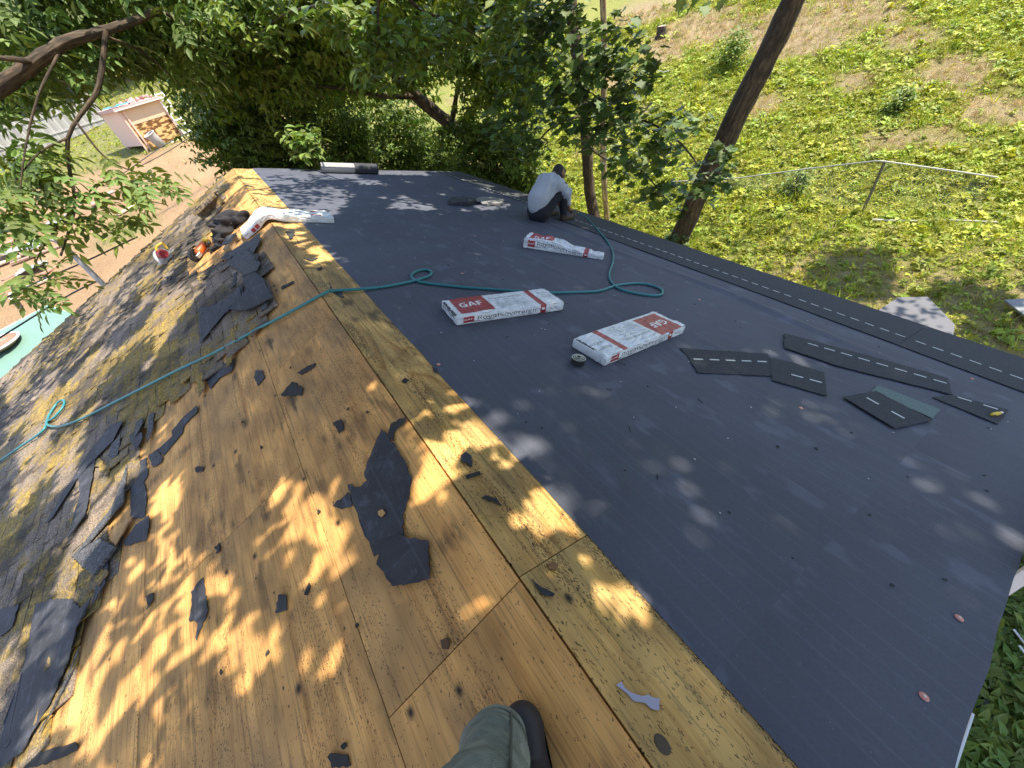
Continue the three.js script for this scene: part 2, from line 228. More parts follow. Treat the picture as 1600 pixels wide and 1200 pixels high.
{ // underlayment: one dark sheet with its lower folds, wavy near edges
  const nu = 120, nv = 170, pos = [], uv = [], idx = [], a0 = 0.338, a1 = 4.935;
  const wrinkles = []; for (let k = 0; k < 26; k++) wrinkles.push([rr(1.0, 3.9) + (k % 2) * 0.5 * rnd(), rr(-9, 0.2), rr(0.3, 1.1), rr(0.015, 0.04), rr(0.003, 0.009)]);
  const lump = (a, z) => {
    let h = 0.004 + 0.004 * fbm(a * 1.3, z * 0.7, 3) + 0.0016 * vn(a * 14, z * 3);
    const e = sstep(0.0, 0.05, a - a0); // flat where it is nailed at its top edge
    const fold = (ax, zc, zl, w, hh) => hh * Math.exp(-(((a - ax - 0.05 * Math.sin(z * 2.1)) / w) ** 2)) * Math.exp(-(((z - zc) / zl) ** 2));
    h += fold(3.72, -1.7, 1.0, 0.05, 0.03) + fold(3.75, -4.1, 0.9, 0.045, 0.026) + fold(3.3, -4.6, 0.5, 0.04, 0.014) + fold(2.2, -8.5, 1.0, 0.04, 0.012); for (const w of wrinkles) h += fold(w[0], w[1], w[2], w[3], w[4]);
    return 0.003 + h * e;
  };
  for (let j = 0; j <= nv; j++) for (let i = 0; i <= nu; i++) {
    const t = i / nu, s = j / nv; let a = mix(a0, a1, t), z = mix(ZN + 0.008, ZF - 0.03, s);
    if (i == 0) a += 0.006 * (vn(z * 2.2, 3) - 0.5) + 0.003 * (vn(z * 9, 8) - 0.5);
    if (j == 0) z += 0.02 * (fbm(a * 3.5, 1, 3) - 0.5) + 0.02 * sstep(1.5, 0.6, a) * (vn(a * 5, 2) - 0.3);
    const q = P(a, z, lump(a, z)); pos.push(q.x, q.y, q.z); uv.push(a / 2.4, z / 2.4);
  }
  for (let j = 0; j < nv; j++) for (let i = 0; i < nu; i++) { const a = j * (nu + 1) + i, b = a + 1, c = a + nu + 1, d = c + 1; idx.push(a, b, c, b, d, c); }
  const g = new THREE.BufferGeometry(); g.setAttribute('position', new THREE.Float32BufferAttribute(pos, 3)); g.setAttribute('uv', new THREE.Float32BufferAttribute(uv, 2)); g.setIndex(idx); g.computeVertexNormals();
  tag(mesh('underlayment', g, feltBumpMat, house), 'black roofing underlayment rolled out over the right slope');
}
const dashMat = std(0.62, 0.63, 0.60, 0.7);
const dashGeo = new THREE.BoxGeometry(0.014, 0.0012, 0.075);
{ // starter course along the right eave, in lengths, each with its line of pale dashes
  let z = ZN - 0.01, k = 0;
  while (z > ZF + 0.2) {
    const z1 = Math.max(ZF, z - 1.03), poly = [[4.10 + rr(-0.02, 0.02), z - 0.004], [5.0, z - 0.004], [5.0, z1], [4.10 + rr(-0.02, 0.02), z1]];
    if (z < -5.5) { poly[0][0] += 0.25; poly[3][0] += 0.25; }
    const m = slab('starter_strip', poly, 0.005, granuleBlack, null, null, null, { parent: house, h: 0.015 + 0.001 * (k % 2), uvScale: 4 });
    for (let s = z - 0.06; s > z1 + 0.06; s -= 0.125) mesh('sealant_dash', dashGeo, dashMat, m).position.set(4.39 - (poly[0][0] + poly[1][0] + poly[2][0] + poly[3][0]) / 4, 0.0056, s - (z + z1) / 2);
    z = z1; k++;
  }
}

// ------------------------------------------------------------------ old mossy shingles on the left slope
const torn = [...[[-0.106,-10.508],[-0.341,-9.09],[-0.55,-8.224],[-1.006,-7.498],[-1.355,-7.608],[-1.397,-7.157],[-1.298,-6.723],[-1.218,-6.159],[-1.065,-6.18],[-0.65,-6.033],[-0.326,-5.918],[-0.17,-5.749],[-0.354,-5.345],[-0.328,-4.916],[-0.359,-4.531],[-0.346,-3.951],[-0.47,-3.963],[-0.508,-3.728],[-0.901,-3.722],[-1.274,-3.875],[-1.613,-3.881],[-1.891,-3.923],[-1.987,-3.885],[-2.039,-3.546],[-2.058,-3.242],[-2.197,-3.142],[-2.25,-2.951],[-2.105,-2.7],[-2.256,-2.506],[-2.376,-2.321],[-2.416,-2.154],[-2.49,-1.923],[-2.562,-1.862],[-2.703,-1.829],[-2.778,-1.791]]];
const shingled = [...torn, [-3.2, 0.48], [AL, 0.48], [AL, ZF], [torn[0][0], ZF]];
const mossTex = (() => { // one print over the whole slope: 6.2 m by 11 m
  const w = 1240, h = 2048; return dataTex(w, h, (i, j) => {
    const a = i / w * 6.2, z = j / h * 11, n = h2(i, j), big = fbm(a * 1.1 + 3, z * 1.1, 4), mid = fbm(a * 5, z * 5 + 8, 3), m = sstep(0.465, 0.60, big * 0.42 + mid * 0.36 + fbm(a * 16, z * 16, 2) * 0.22 + 0.10 * (n - 0.5)) * (0.55 + 0.45 * fbm(a * 22 + 4, z * 22, 2)), course = (a % 0.135) / 0.135;
    const tab = h2(Math.floor(a / 0.135), Math.floor(z / 0.3 + (Math.floor(a / 0.135) % 2) * 0.5)), st = 1 - 0.4 * sstep(0.50, 0.64, fbm(a * 1.7 + 50, z * 2.6 + 9, 4)), l = st * (0.47 + 0.34 * (n - 0.5) + 0.16 * (mid - 0.5) + 0.10 * (tab - 0.5)) * (0.9 + 0.1 * course), mm = clamp(m * (0.65 + 0.5 * course), 0, 1);
    const my = (0.6 + 0.4 * st) * (0.36 + 0.30 * vn(i / 2.5, j / 2.5));
    return [mix(l * 1.05, my * 1.08, mm), mix(l * 0.92, my * 0.88, mm), mix(l * 0.80, my * 0.36, mm)];
  });
})();
const mossy = new THREE.MeshStandardMaterial({ map: mossTex, bumpMap: mossTex, bumpScale: 0.014, roughness: 1 });
{
  const exposure = 0.135, wide = 0.30, tabs = [], edgeDist = (a, z) => { let d = 9; for (const [x, y] of torn) d = Math.min(d, Math.hypot(a - x, z - y)); return d; };
  for (let r = 0; r < 46; r++) {
    const a0 = AL + r * exposure; if (a0 > -0.3) break;
    for (let z = ZN - 0.02 - (r % 2) * 0.15; z > ZF - 0.02; z -= wide) {
      const ac = a0 + 0.09, zc = z - wide / 2; if (!inPoly(shingled, ac, zc)) continue;
      const e = edgeDist(ac, zc), w = Math.min(z, ZN) - Math.max(z - wide, ZF) - 0.006; if (w < 0.05) continue;
      tabs.push({ a0, zc: (Math.min(z, ZN) + Math.max(z - wide, ZF)) / 2, w, e });
    }
  }
  for (const t of tabs) { const q = P(t.a0, t.zc).sub(camera.position); t.size = 1 / q.lengthSq(); }
  tabs.sort((p, q) => q.size - p.size);
  const rest = [];
  tabs.forEach((t, k) => {
    const loose = t.e < 0.35 ? 1 : 0, len = 0.20 + rr(-0.012, 0.012), g = new THREE.BoxGeometry(len, 0.009, t.w, 3, 1, 2), p = g.attributes.position, uv = g.attributes.uv;
    const sag = rr(0, 0.006), cu = rr(0, 1) < 0.45 ? rr(0.004, 0.014) : 0;
    for (let i = 0; i < p.count; i++) { const x = p.getX(i), z = p.getZ(i), low = clamp(-x / len + 0.1, 0, 0.6); p.setY(i, p.getY(i) + cu * low * low * 4 * (0.5 + Math.abs(z) / t.w) - sag * 0.4 * Math.cos(z * 8)); p.setX(i, x + (low > 0.4 ? rr(-0.008, 0.008) : 0)); }
    g.computeVertexNormals();
    const m = new THREE.Matrix4().compose(P(Math.min(-0.02, t.a0 + len / 2), t.zc, 0.0105 + (loose ? rr(0, 0.01) : 0)), QZ(-1).multiply(new THREE.Quaternion().setFromEuler(new THREE.Euler(loose ? gauss() * 0.08 : 0, loose ? gauss() * 0.18 : gauss() * 0.03, -0.045 + gauss() * 0.03 + (loose ? -Math.abs(gauss()) * 0.10 : 0)))), V3(1, 1, 1));
    const q = V3(0, 0, 0); for (let i = 0; i < p.count; i++) { q.fromBufferAttribute(p, i); const aa = t.a0 + len / 2 + q.x, zz = t.zc + q.z; uv.setXY(i, (-aa) / 6.2, (0.6 - zz) / 11); }
    if (k < 290) { const o = mesh('shingle', g, mossy, house); o.matrix.copy(m); o.matrix.decompose(o.position, o.quaternion, o.scale); }
    else { g.applyMatrix4(m); rest.push(g); }
  });
  const o = mesh('shingle_courses', merge(rest), mossy, house); o.userData.kind = 'stuff';
}
// ------------------------------------------------------------------ foliage
function leafGeo(L, W, fold = 0.25) { // folded pointed leaf along +z
  const g = new THREE.BufferGeometry(), y = W * fold, v = [0, 0, 0, -W / 2, y, L * 0.38, W / 2, y, L * 0.38, -W * 0.36, y * 0.7, L * 0.68, W * 0.36, y * 0.7, L * 0.68, 0, -L * 0.06, L, 0, 0, L * 0.45];
  g.setAttribute('position', new THREE.Float32BufferAttribute(v, 3)); g.setIndex([0, 1, 6, 0, 6, 2, 1, 3, 6, 6, 4, 2, 3, 5, 6, 6, 5, 4]); g.computeVertexNormals(); return g;
}
function lobedGeo(L) { // broad five-lobed leaf
  const out = [[0, 0], [0.22, 0.04], [0.42, 0.02], [0.36, 0.26], [0.56, 0.46], [0.30, 0.56], [0.27, 0.80], [0.10, 0.74], [0, 1], [-0.10, 0.74], [-0.27, 0.80], [-0.30, 0.56], [-0.56, 0.46], [-0.36, 0.26], [-0.42, 0.02], [-0.22, 0.04]];
  const v = [0, 0.0, L * 0.4], idx = []; for (const [x, z] of out) v.push(x * L, Math.abs(x) * L * 0.22 - (z > 0.7 ? (z - 0.7) * L * 0.3 : 0), z * L);
  for (let i = 0; i < out.length; i++) idx.push(0, 1 + (i + 1) % out.length, 1 + i);
  const g = new THREE.BufferGeometry(); g.setAttribute('position', new THREE.Float32BufferAttribute(v, 3)); g.setIndex(idx); g.computeVertexNormals(); return g;
}
function sprig(leaf, n, R, droop = 0.3) { const a = []; for (let k = 0; k < n; k++) { const g = leaf.clone(); g.applyMatrix4(new THREE.Matrix4().compose(V3(gauss() * R, gauss() * R * 0.7, gauss() * R), new THREE.Quaternion().setFromEuler(new THREE.Euler(droop + gauss() * 0.6, rr(0, 6.28), gauss() * 0.6, 'YXZ')), V3(1, 1, 1).multiplyScalar(rr(0.7, 1.2)))); a.push(g); } return mergeGeometries(a); }
function pinnate(L, W, pairs) { const a = []; for (let k = 0; k < pairs; k++) for (const s of [-1, 1]) { const g = leafGeo(L, W); geoAt(g, 0, 0, 0, 0.5, s * 0.95, 0); geoAt(g, 0, -0.02 * k * k * 0.35, 0.05 + k * L * 0.62); a.push(g); } const g = leafGeo(L * 1.1, W); geoAt(g, 0, -0.02 * pairs * pairs * 0.35, 0.05 + pairs * L * 0.62, 0.5); a.push(g); return mergeGeometries(a); }
const one = V3(1, 1, 1);
function leaves(name, parent, list, geo, mat, tint = 0.35) { // list of [x, y, z, scale, droop]
  const m = shade(new THREE.InstancedMesh(geo, mat, list.length)), M = new THREE.Matrix4(), c = new THREE.Color(); m.name = parent ? name : numbered(name); if (parent) m.position.copy(parent.position).negate();
  list.forEach(([x, y, z, s, dr], i) => {
    M.compose(V3(x, y, z), new THREE.Quaternion().setFromEuler(new THREE.Euler((dr ?? 0.35) + gauss() * 0.55, rr(0, 6.283), gauss() * 0.55, 'YXZ')), one.clone().multiplyScalar(s)); m.setMatrixAt(i, M);
    const t = rr(1 - tint, 1 + tint), w = rr(-0.16, 0.22); c.setRGB(t * (1 + w), t, t * (1 - w * 0.6)); m.setColorAt(i, c);
  });
  m.userData.kind = 'stuff'; (parent || scene).add(m); return m;
}
function fill(blobs, n, clump, spread, s0, s1, keep) { // leaves gathered in clumps inside ellipsoids [x, y, z, r]
  const out = [], vol = blobs.map((b) => b[3] ** 2), tot = vol.reduce((a, b) => a + b, 0);
  blobs.forEach((b, bi) => {
    const want = Math.round(n * vol[bi] / tot); let made = 0, guard = 0;
    while (made < want && guard++ < want * 3) {
      const d = V3(gauss(), gauss(), gauss()).normalize().multiplyScalar(b[3] * Math.pow(rnd(), 0.45)), cx = b[0] + d.x, cy = b[1] + d.y * 0.85, cz = b[2] + d.z;
      for (let k = 0; k < clump && made < want; k++) { const x = cx + gauss() * spread, y = cy + gauss() * spread * 0.7, z = cz + gauss() * spread; if (keep && !keep(x, y, z)) continue; out.push([x, y, z, rr(s0, s1)]); made++; }
    }
  });
  return out;
}
const px = (list) => list.map((p) => V3(...p));
const overRoof = (x, y, z) => z < ZF - 0.25 || z > ZN + 0.3 || x > AE * COS + 0.25 || y > (x > 0 ? -x : x) * Math.tan(PITCH) + 0.25;
const sim = leafGeo(0.16, 0.085), dense6 = sprig(leafGeo(0.19, 0.095), 6, 0.19), far8 = sprig(leafGeo(0.5, 0.32), 8, 0.55), ash = pinnate(0.12, 0.046, 3), broad = lobedGeo(0.19), broad3 = sprig(lobedGeo(0.19), 3, 0.16, 0.6);
function limb(t, name, pts, r0, r1, mat = bark, seg = 14) { const g = taperTube(pts.map((p) => p.clone().sub(t.position)), r0, r1, seg, 9, 0.25); return mesh(name, g, mat, t); }

// leaning tree by the right eave: trunk, limbs reaching over the roof, and the crown above that throws the dappled shade
const base1 = V3(...[[8.829,-4.317,-6.513]][0]);
const leanTree = thing('leaning_tree', 'dark leaning tree trunk beside the right eave, at the top right of the roof', 'tree', base1);
{
  const tp = px([[8.95,-4.108,-6.514],[9.276,-2.616,-6.218],[9.669,-1.171,-5.878],[10.094,0.373,-5.538]]); tp.unshift(base1.clone().add(V3(-0.05, -0.3, 0)));
  const last = tp[tp.length - 1], dir = last.clone().sub(tp[tp.length - 2]).normalize(); const top1 = last.clone().addScaledVector(dir, 2.0).add(V3(-0.2, 0.5, 0)), top2 = top1.clone().add(V3(-0.9, 2.6, 0.3)); tp.push(top1, top2);
  limb(leanTree, 'trunk', tp, 0.25, 0.19, bark, 40);
  const L1 = [top1, V3(8.6, 4.2, -6.0), V3(5.6, 5.2, -5.2), V3(2.6, 5.5, -3.8), V3(0.4, 5.4, -2.0)], L2 = [top2, V3(8.8, 6.2, -4.2), V3(6.2, 6.6, -2.2), V3(3.6, 6.6, -0.4)], L3 = [top1, V3(10.0, 3.6, -3.2), V3(9.0, 4.4, -0.6), V3(7.2, 4.6, 1.4)], L4 = [top2, V3(9.0, 6.5, -7.4), V3(5.6, 6.9, -7.6), V3(2.8, 7.0, -6.4)];
  for (const L of [L1, L2, L3, L4]) limb(leanTree, 'limb', L, 0.12, 0.025, bark, 24);
  for (const [a, b, c] of [[V3(5.6, 5.2, -5.2), V3(4.2, 5.0, -6.2), V3(2.0, 5.2, -7.0)], [V3(2.6, 5.5, -3.8), V3(1.6, 5.2, -2.6), V3(1.2, 4.8, -0.6)], [V3(5.6, 5.2, -5.2), V3(4.6, 5.2, -3.0), V3(3.6, 5.0, -1.0)], [V3(0.4, 5.4, -2.0), V3(-0.4, 5.0, -1.2), V3(-1.0, 4.6, -1.4)], [V3(6.2, 6.6, -2.2), V3(5.2, 5.6, -0.6), V3(3.8, 5.0, 1.0)]]) limb(leanTree, 'limb', [a, b, c], 0.04, 0.012, bark, 12);
  // crown: leaves set where the shade on the roof and the yard asks for branches overhead
  const litA = [[...[[-3.969,-4.944],[-5.91,-10.486],[-3.387,-10.698],[-0.188,-10.537],[0.096,-9.943],[0.068,-6.336],[0.146,-5.751],[-0.12,-5.506],[-0.845,-6.21],[-1.129,-5.424],[-1.393,-4.999],[-1.925,-4.663],[-2.397,-4.365],[-3.098,-4.487]]], [...[[-2.581,-1.702],[-2.337,-2.017],[-2.255,-2.457],[-2.028,-2.666],[-1.769,-2.707],[-1.41,-2.077],[-1.088,-1.639],[-1.326,-1.536],[-1.433,-1.322],[-1.557,-1.24],[-1.469,-0.952]]], [...[[-0.991,-2.131],[-0.751,-2.043],[-0.522,-1.678],[-0.478,-1.114],[-0.499,-1.028],[-0.813,-1.105],[-1.028,-1.504]]], [...[[-2.038,-3.529],[-1.891,-3.923],[-1.637,-3.77],[-1.523,-3.878],[-1.677,-3.402],[-1.9,-3.373]]], [...[[-0.101,-1.465],[-0.081,-1.244],[-0.129,-0.855],[-0.308,-1.026]]], [...[[-1.406,-1.603],[-1.049,-1.409],[-0.905,-1.182],[-0.993,-1.012],[-1.216,-0.992],[-1.454,-1.112]]], [...[[-0.506,-0.937],[-0.394,-0.87],[-0.378,-0.658],[-0.519,-0.644],[-0.602,-0.813]]], [...[[-0.04,-1.368],[0.056,-1.122],[0.047,-0.88],[-0.076,-0.99]]], [...[[-1.164,-4.062],[-0.622,-3.995],[-0.499,-3.514],[-0.894,-3.32]]], [...[[0.489,-10.268],[2.104,-10.661],[2.198,-8.759],[1.517,-7.359],[0.59,-5.653],[0.168,-5.68]]], [...[[0.127,-10.387],[0.524,-10.442],[0.2,-5.736],[-0.026,-6.361]]], [...[[-0.01,-5.781],[0.304,-5.714],[0.408,-4.177],[0.017,-4.015]]]];
  const spots = [...[[-0.078,-1.287],[-0.079,-0.651],[-0.097,-0.541],[-0.209,-1.962],[-0.062,-2.054],[-1.234,-4.168],[-0.025,-1.376],[-0.149,-1.521],[-0.786,-3.166],[-1.214,-3.561],[-0.809,-2.742],[-0.912,-1.034],[-0.836,-0.837],[-1.055,-1.21],[-0.393,-2.891],[-0.976,-4.306],[-2.326,-4.082],[-2.922,-3.73],[-3.01,-3.286],[-2.868,-4.149],[-1.796,-4.609],[-3.868,-5.433],[-3.561,-4.204]]].map((p) => [...p, 0.12]).concat([...[[0.165,-1.255],[0.136,-0.684],[0.331,-0.712],[0.229,-0.499],[0.19,-1.59],[0.111,-0.88],[0.205,-0.293]]].map((p) => [...p, 0.10]), [...[[0.46,-1.351],[0.505,-1.066],[0.965,-0.58],[2.217,-1.225],[2.876,-0.907],[1.058,-1.431],[2.146,-0.557],[2.08,0.273]]].map((p) => [...p, 0.33]), [...[[1.916,-3.926],[2.157,-4.639],[0.829,-7.839],[1.651,-7.796],[2.018,-6.946],[3.067,-7.41],[2.77,-6.114],[3.004,-8.769],[4.514,-7.646],[1.562,-9.106]]].map((p) => [...p, 0.12]));
  const shadeA = [[[-1.316,-5.574],[-0.87,-5.54],[-0.403,-5.102],[-0.034,-3.828],[-0.179,-2.765],[-0.652,-2.881],[-1.195,-3.751],[-1.637,-3.819],[-1.97,-3.846],[-2.078,-4.393],[-1.802,-5.031]]];
  const yardShade = [[9.756,-4.337,-2.671],[10.457,-4.324,-2.824],[10.096,-4.344,-0.942],[11.926,-4.309,-0.997],[9.223,-4.357,0.057]].map((p, i) => [...p, [0.75, 0.5, 0.6, 0.6, 0.7][i]]);
  const list = [];
  for (let i = 0; i < 250000; i++) {
    const a = rr(-6.3, 12), z = rr(-9.6, 3.2); let keep = 1;
    const lit = litA.some((p) => inPoly(p, a, z));
    const deep = shadeA.some((p) => inPoly(p, a, z));
    if (deep) keep = 1; else if (a < -1.35 && z > -7.2 && !litA.slice(1).some((p) => inPoly(p, a, z))) keep = (inPoly(litA[0], a, z) && z < -3.8) ? sstep(0.61, 0.68, fbm(a * 2.3, z * 1.5 + 7, 3)) : sstep(0.44, 0.52, fbm(a * 2.3, z * 1.5 + 7, 3)); else if (lit) keep = a < -1 && z < -3.5 ? 0.10 * sstep(0.45, 0.65, fbm(a * 1.6, z * 0.9 + 3, 3)) : 0.16 * sstep(0.45, 0.6, fbm(a * 3, z * 3 + 3, 2));
    const high = a > 0.4 && a < 5 && z > -5.6 ? 5.5 : 0;
    if (!lit && !deep && keep === 1) { for (const [sa, sz, r] of spots) { const d = Math.hypot(a - sa, z - sz) + (r > 0.2 ? 0.34 : 0.14) * (vn(a * 5 + 3, z * 5) + 0.6 * vn(a * 13, z * 13) - 0.8); if (d < r) { keep = a > 0.4 && z > -4.5 ? (d < 0.55 * r ? 0.46 : 0.66) : 0; break; } } }
    if (a > 0.4 && a < 5 && z < -6.0 && !lit && keep === 1) keep = 1 - 0.95 * sstep(0.565, 0.60, fbm(a * 2.6, z * 1.4 + 2, 3));
    if (a > 5.0 && z < 0.56) { keep = 0.04; for (const [gx, gy, gz, r] of yardShade) if (Math.hypot(a * COS - gx, z - gz) + 0.5 * (fbm(a * 2, z * 2, 2) - 0.5) < r) keep = 0.85; }
    if (z > 0.6 && a < 0.5) keep *= 0.5;
    if (rnd() > keep) continue;
    const q = z > 0.56 ? V3(a, -4.4, z) : a > 5 ? V3(a * COS, ground(a * COS, z), z) : P(a, z), t = (a > 5 || z > 0.56 ? 7.5 : a < 0.35 && z > -4 ? 3.3 : 4.3) + rr(0, 2.4) + (a < 0 ? 0.6 : high);
    q.addScaledVector(sunDir, t); list.push([q.x, q.y, q.z, rr(0.8, 1.35), 0.2]);
    if (list.length > 108000) break;
  }
  { // one body of leaves, four faces each
    const src = leafGeo(0.16, 0.085), sp0 = src.attributes.position, pos = new Float32Array(list.length * 18), col = new Float32Array(list.length * 18), idx = [], M = new THREE.Matrix4(), q = V3(0, 0, 0);
    list.forEach(([x, y, z, s, dr], i) => {
      M.compose(V3(x, y, z).sub(leanTree.position), new THREE.Quaternion().setFromEuler(new THREE.Euler(dr + gauss() * 0.55, rr(0, 6.283), gauss() * 0.55, 'YXZ')), V3(s, s, s)); const t = rr(0.7, 1.3);
      for (let k = 0; k < 6; k++) { q.fromBufferAttribute(sp0, k).applyMatrix4(M); pos.set([q.x, q.y, q.z], (i * 6 + k) * 3); col.set([t * 1.05, t, t * 0.9], (i * 6 + k) * 3); }
      const o = i * 6; idx.push(o, o + 1, o + 2, o + 1, o + 3, o + 2, o + 2, o + 3, o + 4, o + 3, o + 5, o + 4);
    });
    const g = new THREE.BufferGeometry(); g.setAttribute('position', new THREE.BufferAttribute(pos, 3)); g.setAttribute('color', new THREE.BufferAttribute(col, 3)); g.setIndex(idx); g.computeVertexNormals(); mesh('crown', g, leafHigh, leanTree).userData.kind = 'stuff';
  }
  // ivy and suckers at its foot
  leaves('ivy', leanTree, fill([[base1.x - 0.1, base1.y + 0.3, base1.z, 0.35], [base1.x + 0.1, base1.y + 0.9, base1.z, 0.25]], 160, 5, 0.1, 0.6, 1.0), broad, leafBroad);
}
// broad-leaved tree behind the roofer
const base2 = V3(...[[8.529,-4.279,-9.129]][0]);
const broadTree = thing('broadleaf_tree', 'brown tree trunk with broad lobed leaves behind the kneeling roofer', 'tree', base2);
{
  limb(broadTree, 'trunk', [base2.clone().add(V3(0, -0.3, 0)), ...px([[8.476,-3.697,-9.503],[8.489,-2.015,-9.626],[8.485,-0.332,-9.762],[8.469,1.007,-9.91]]), V3(9.6, 3.2, -10.2)], 0.17, 0.12, bark, 30);
  const br = [[[8.489,-2.015,-9.626],[7.704,-1.125,-7.754],[7.434,-0.973,-6.577],[7.574,-1.35,-5.769],[7.95,-2.195,-5.232]], [[8.485,-0.332,-9.762],[7.611,-0.039,-7.846],[7.18,-0.16,-6.562],[7.061,-0.131,-5.935]], [[8.464,-1.307,-9.648],[7.154,-1.055,-8.924],[6.343,-1.08,-8.668],[6.054,-1.428,-8.876]], [[8.489,-2.015,-9.626],[7.594,-1.924,-7.862],[7.375,-1.897,-6.643],[7.6,-2.498,-6.063]], [[8.457,0.307,-9.788],[6.756,0.782,-8.603],[5.928,0.711,-7.979]]];
  for (const b of br) limb(broadTree, 'limb', px(b), 0.045, 0.012, bark, 16);
  const bl = [[...[[6.339,0.744,-8.295],[6.463,0.203,-7.546],[6.812,0.31,-6.948],[6.666,-0.701,-7.365],[6.924,-0.668,-6.545],[6.916,0.042,-6.257],[7.299,-1.159,-5.799],[7.863,-2.123,-5.364],[7.472,-2.312,-6.063],[6.336,-0.308,-8.17],[8.212,-1.714,-5.192],[7.284,-1.788,-7.038],[6.185,-1.343,-9.028],[5.881,-0.731,-9.233],[6.073,0.525,-9.105],[6.648,0.955,-8.045],[7.322,-1.758,-6.246]]]], rad = [0.8, 0.8, 0.7, 0.85, 0.8, 0.5, 0.65, 0.55, 0.5, 0.8, 0.3, 0.5, 0.5, 0.7, 0.9, 0.6, 0.5];
  leaves('crown', broadTree, fill(bl[0].map((p, i) => [...p, rad[i]]), 2100, 5, 0.22, 0.75, 1.35, overRoof), broad, leafBroad);
  const spray = px([[6.439,0.873,-4.949],[6.508,0.807,-4.856],[6.395,0.852,-5.007],[6.655,0.82,-4.824],[6.337,0.934,-5.08],[6.656,0.844,-4.649],[6.403,0.94,-4.83]]); leaves('leaf_spray', broadTree, spray.map((p) => [p.x, p.y, p.z, 1, 0.8]), broad, leafBroad);
}
const base2b = V3(...[[8.829,-4.266,-9.183]][0]);
const paleTree = thing('slim_tree', 'slim pale grey trunk standing just right of the brown trunk behind the roofer', 'tree', base2b);
limb(paleTree, 'trunk', [base2b.clone().add(V3(0, -0.2, 0)), ...px([[8.431,-3.174,-8.861],[8.417,-1.539,-8.875],[8.461,0.032,-8.833],[8.454,0.966,-8.839]]), V3(8.7, 3.4, -9.2)], 0.085, 0.06, barkPale, 26);
leaves('crown', paleTree, fill([[8.7, 3.6, -9.2, 1.4], [8.2, 4.6, -8.6, 1.4]], 500, 5, 0.25, 0.8, 1.2), broad3, leafBroad);

// big tree past the far end of the roof: slanting trunk and a deep crown
const base3 = V3(...[[8.061,-4.01,-14.042]][0]);
const bigTree = thing('big_tree', 'big leafy tree with a slanting trunk past the far end of the roof', 'tree', base3);
{
  limb(bigTree, 'trunk', [base3.clone().add(V3(0, -0.3, 0)), ...px([[7.802,-3.161,-13.913],[7.346,-2.137,-13.936],[6.633,-1.369,-14.073],[5.782,-0.351,-14.233],[5.175,0.632,-14.469],[4.788,1.378,-14.815]])], 0.27, 0.13, bark, 40);
  for (const b of [[[6.633,-1.369,-14.073],[6.937,-0.126,-13.248],[7.282,0.886,-11.896]], [[5.782,-0.351,-14.233],[4.645,-0.061,-13.808],[3.622,0.338,-13.704],[2.583,0.722,-13.741]], [[5.175,0.632,-14.469],[4.935,1.281,-13.491],[5.28,1.752,-12.491]], [[5.175,0.632,-14.469],[3.867,1.377,-13.947],[2.725,1.822,-13.712]]]) limb(bigTree, 'limb', px(b), 0.09, 0.02, bark, 18);
  const c = [...[[1.521,1.993,-14.912],[2.547,1.888,-14.257],[3.89,1.712,-13.42],[5.255,1.254,-12.936],[6.646,1.024,-12.268],[7.795,0.515,-11.562],[4.43,0.435,-14.824],[6.375,-0.171,-14.85],[2.797,0.947,-14.922],[7.56,-0.423,-12.897],[8.116,-0.854,-11.948],[1.786,1.03,-15.889],[1.508,2.665,-15.919],[3.309,2.475,-12.545],[5.217,2.225,-11.863],[7.5,2.006,-11.758]]], r = [1.8, 1.7, 1.6, 1.5, 1.6, 1.3, 0.9, 0.6, 1.2, 1.0, 0.8, 1.5, 1.9, 1.6, 1.6, 1.6];
  leaves('crown', bigTree, fill(c.map((p, i) => [...p, r[i]]), 6800, 6, 0.32, 0.75, 1.35, overRoof), dense6, leafMid);
  // sunlit outer sprays nearer the camera
  const n = [...[[2.739,1.42,-7.693],[2.818,1.174,-7.449],[3.184,1.254,-7.514],[2.596,0.993,-7.638],[3.358,0.952,-7.656],[4.106,1.274,-7.502],[4.51,0.961,-7.496],[3.873,1.09,-7.628],[1.453,-0.122,-10.284],[1.48,0.089,-10.482],[2.174,1.758,-8.087],[2.494,1.531,-8.2],[1.419,2.139,-11.904],[1.784,1.691,-12.054],[2.423,1.954,-11.732],[5.012,1.108,-7.408]]];
  for (const b of [[[3.04,2.035,-7.358],[2.811,1.575,-7.559],[2.646,1.022,-7.621]], [[3.04,2.035,-7.358],[3.411,1.54,-7.521],[4.088,1.201,-7.512],[4.539,0.872,-7.478]], [[3.04,2.035,-7.358],[2.682,1.858,-8.979],[2.315,1.897,-11.346],[1.612,1.666,-11.877]]]) limb(bigTree, 'limb', px(b), 0.03, 0.008, bark, 16);
  leaves('leaf_spray', bigTree, fill(n.map((p) => [...p, 0.40]), 1500, 7, 0.16, 0.9, 1.55, overRoof), sim, leafSun);
}
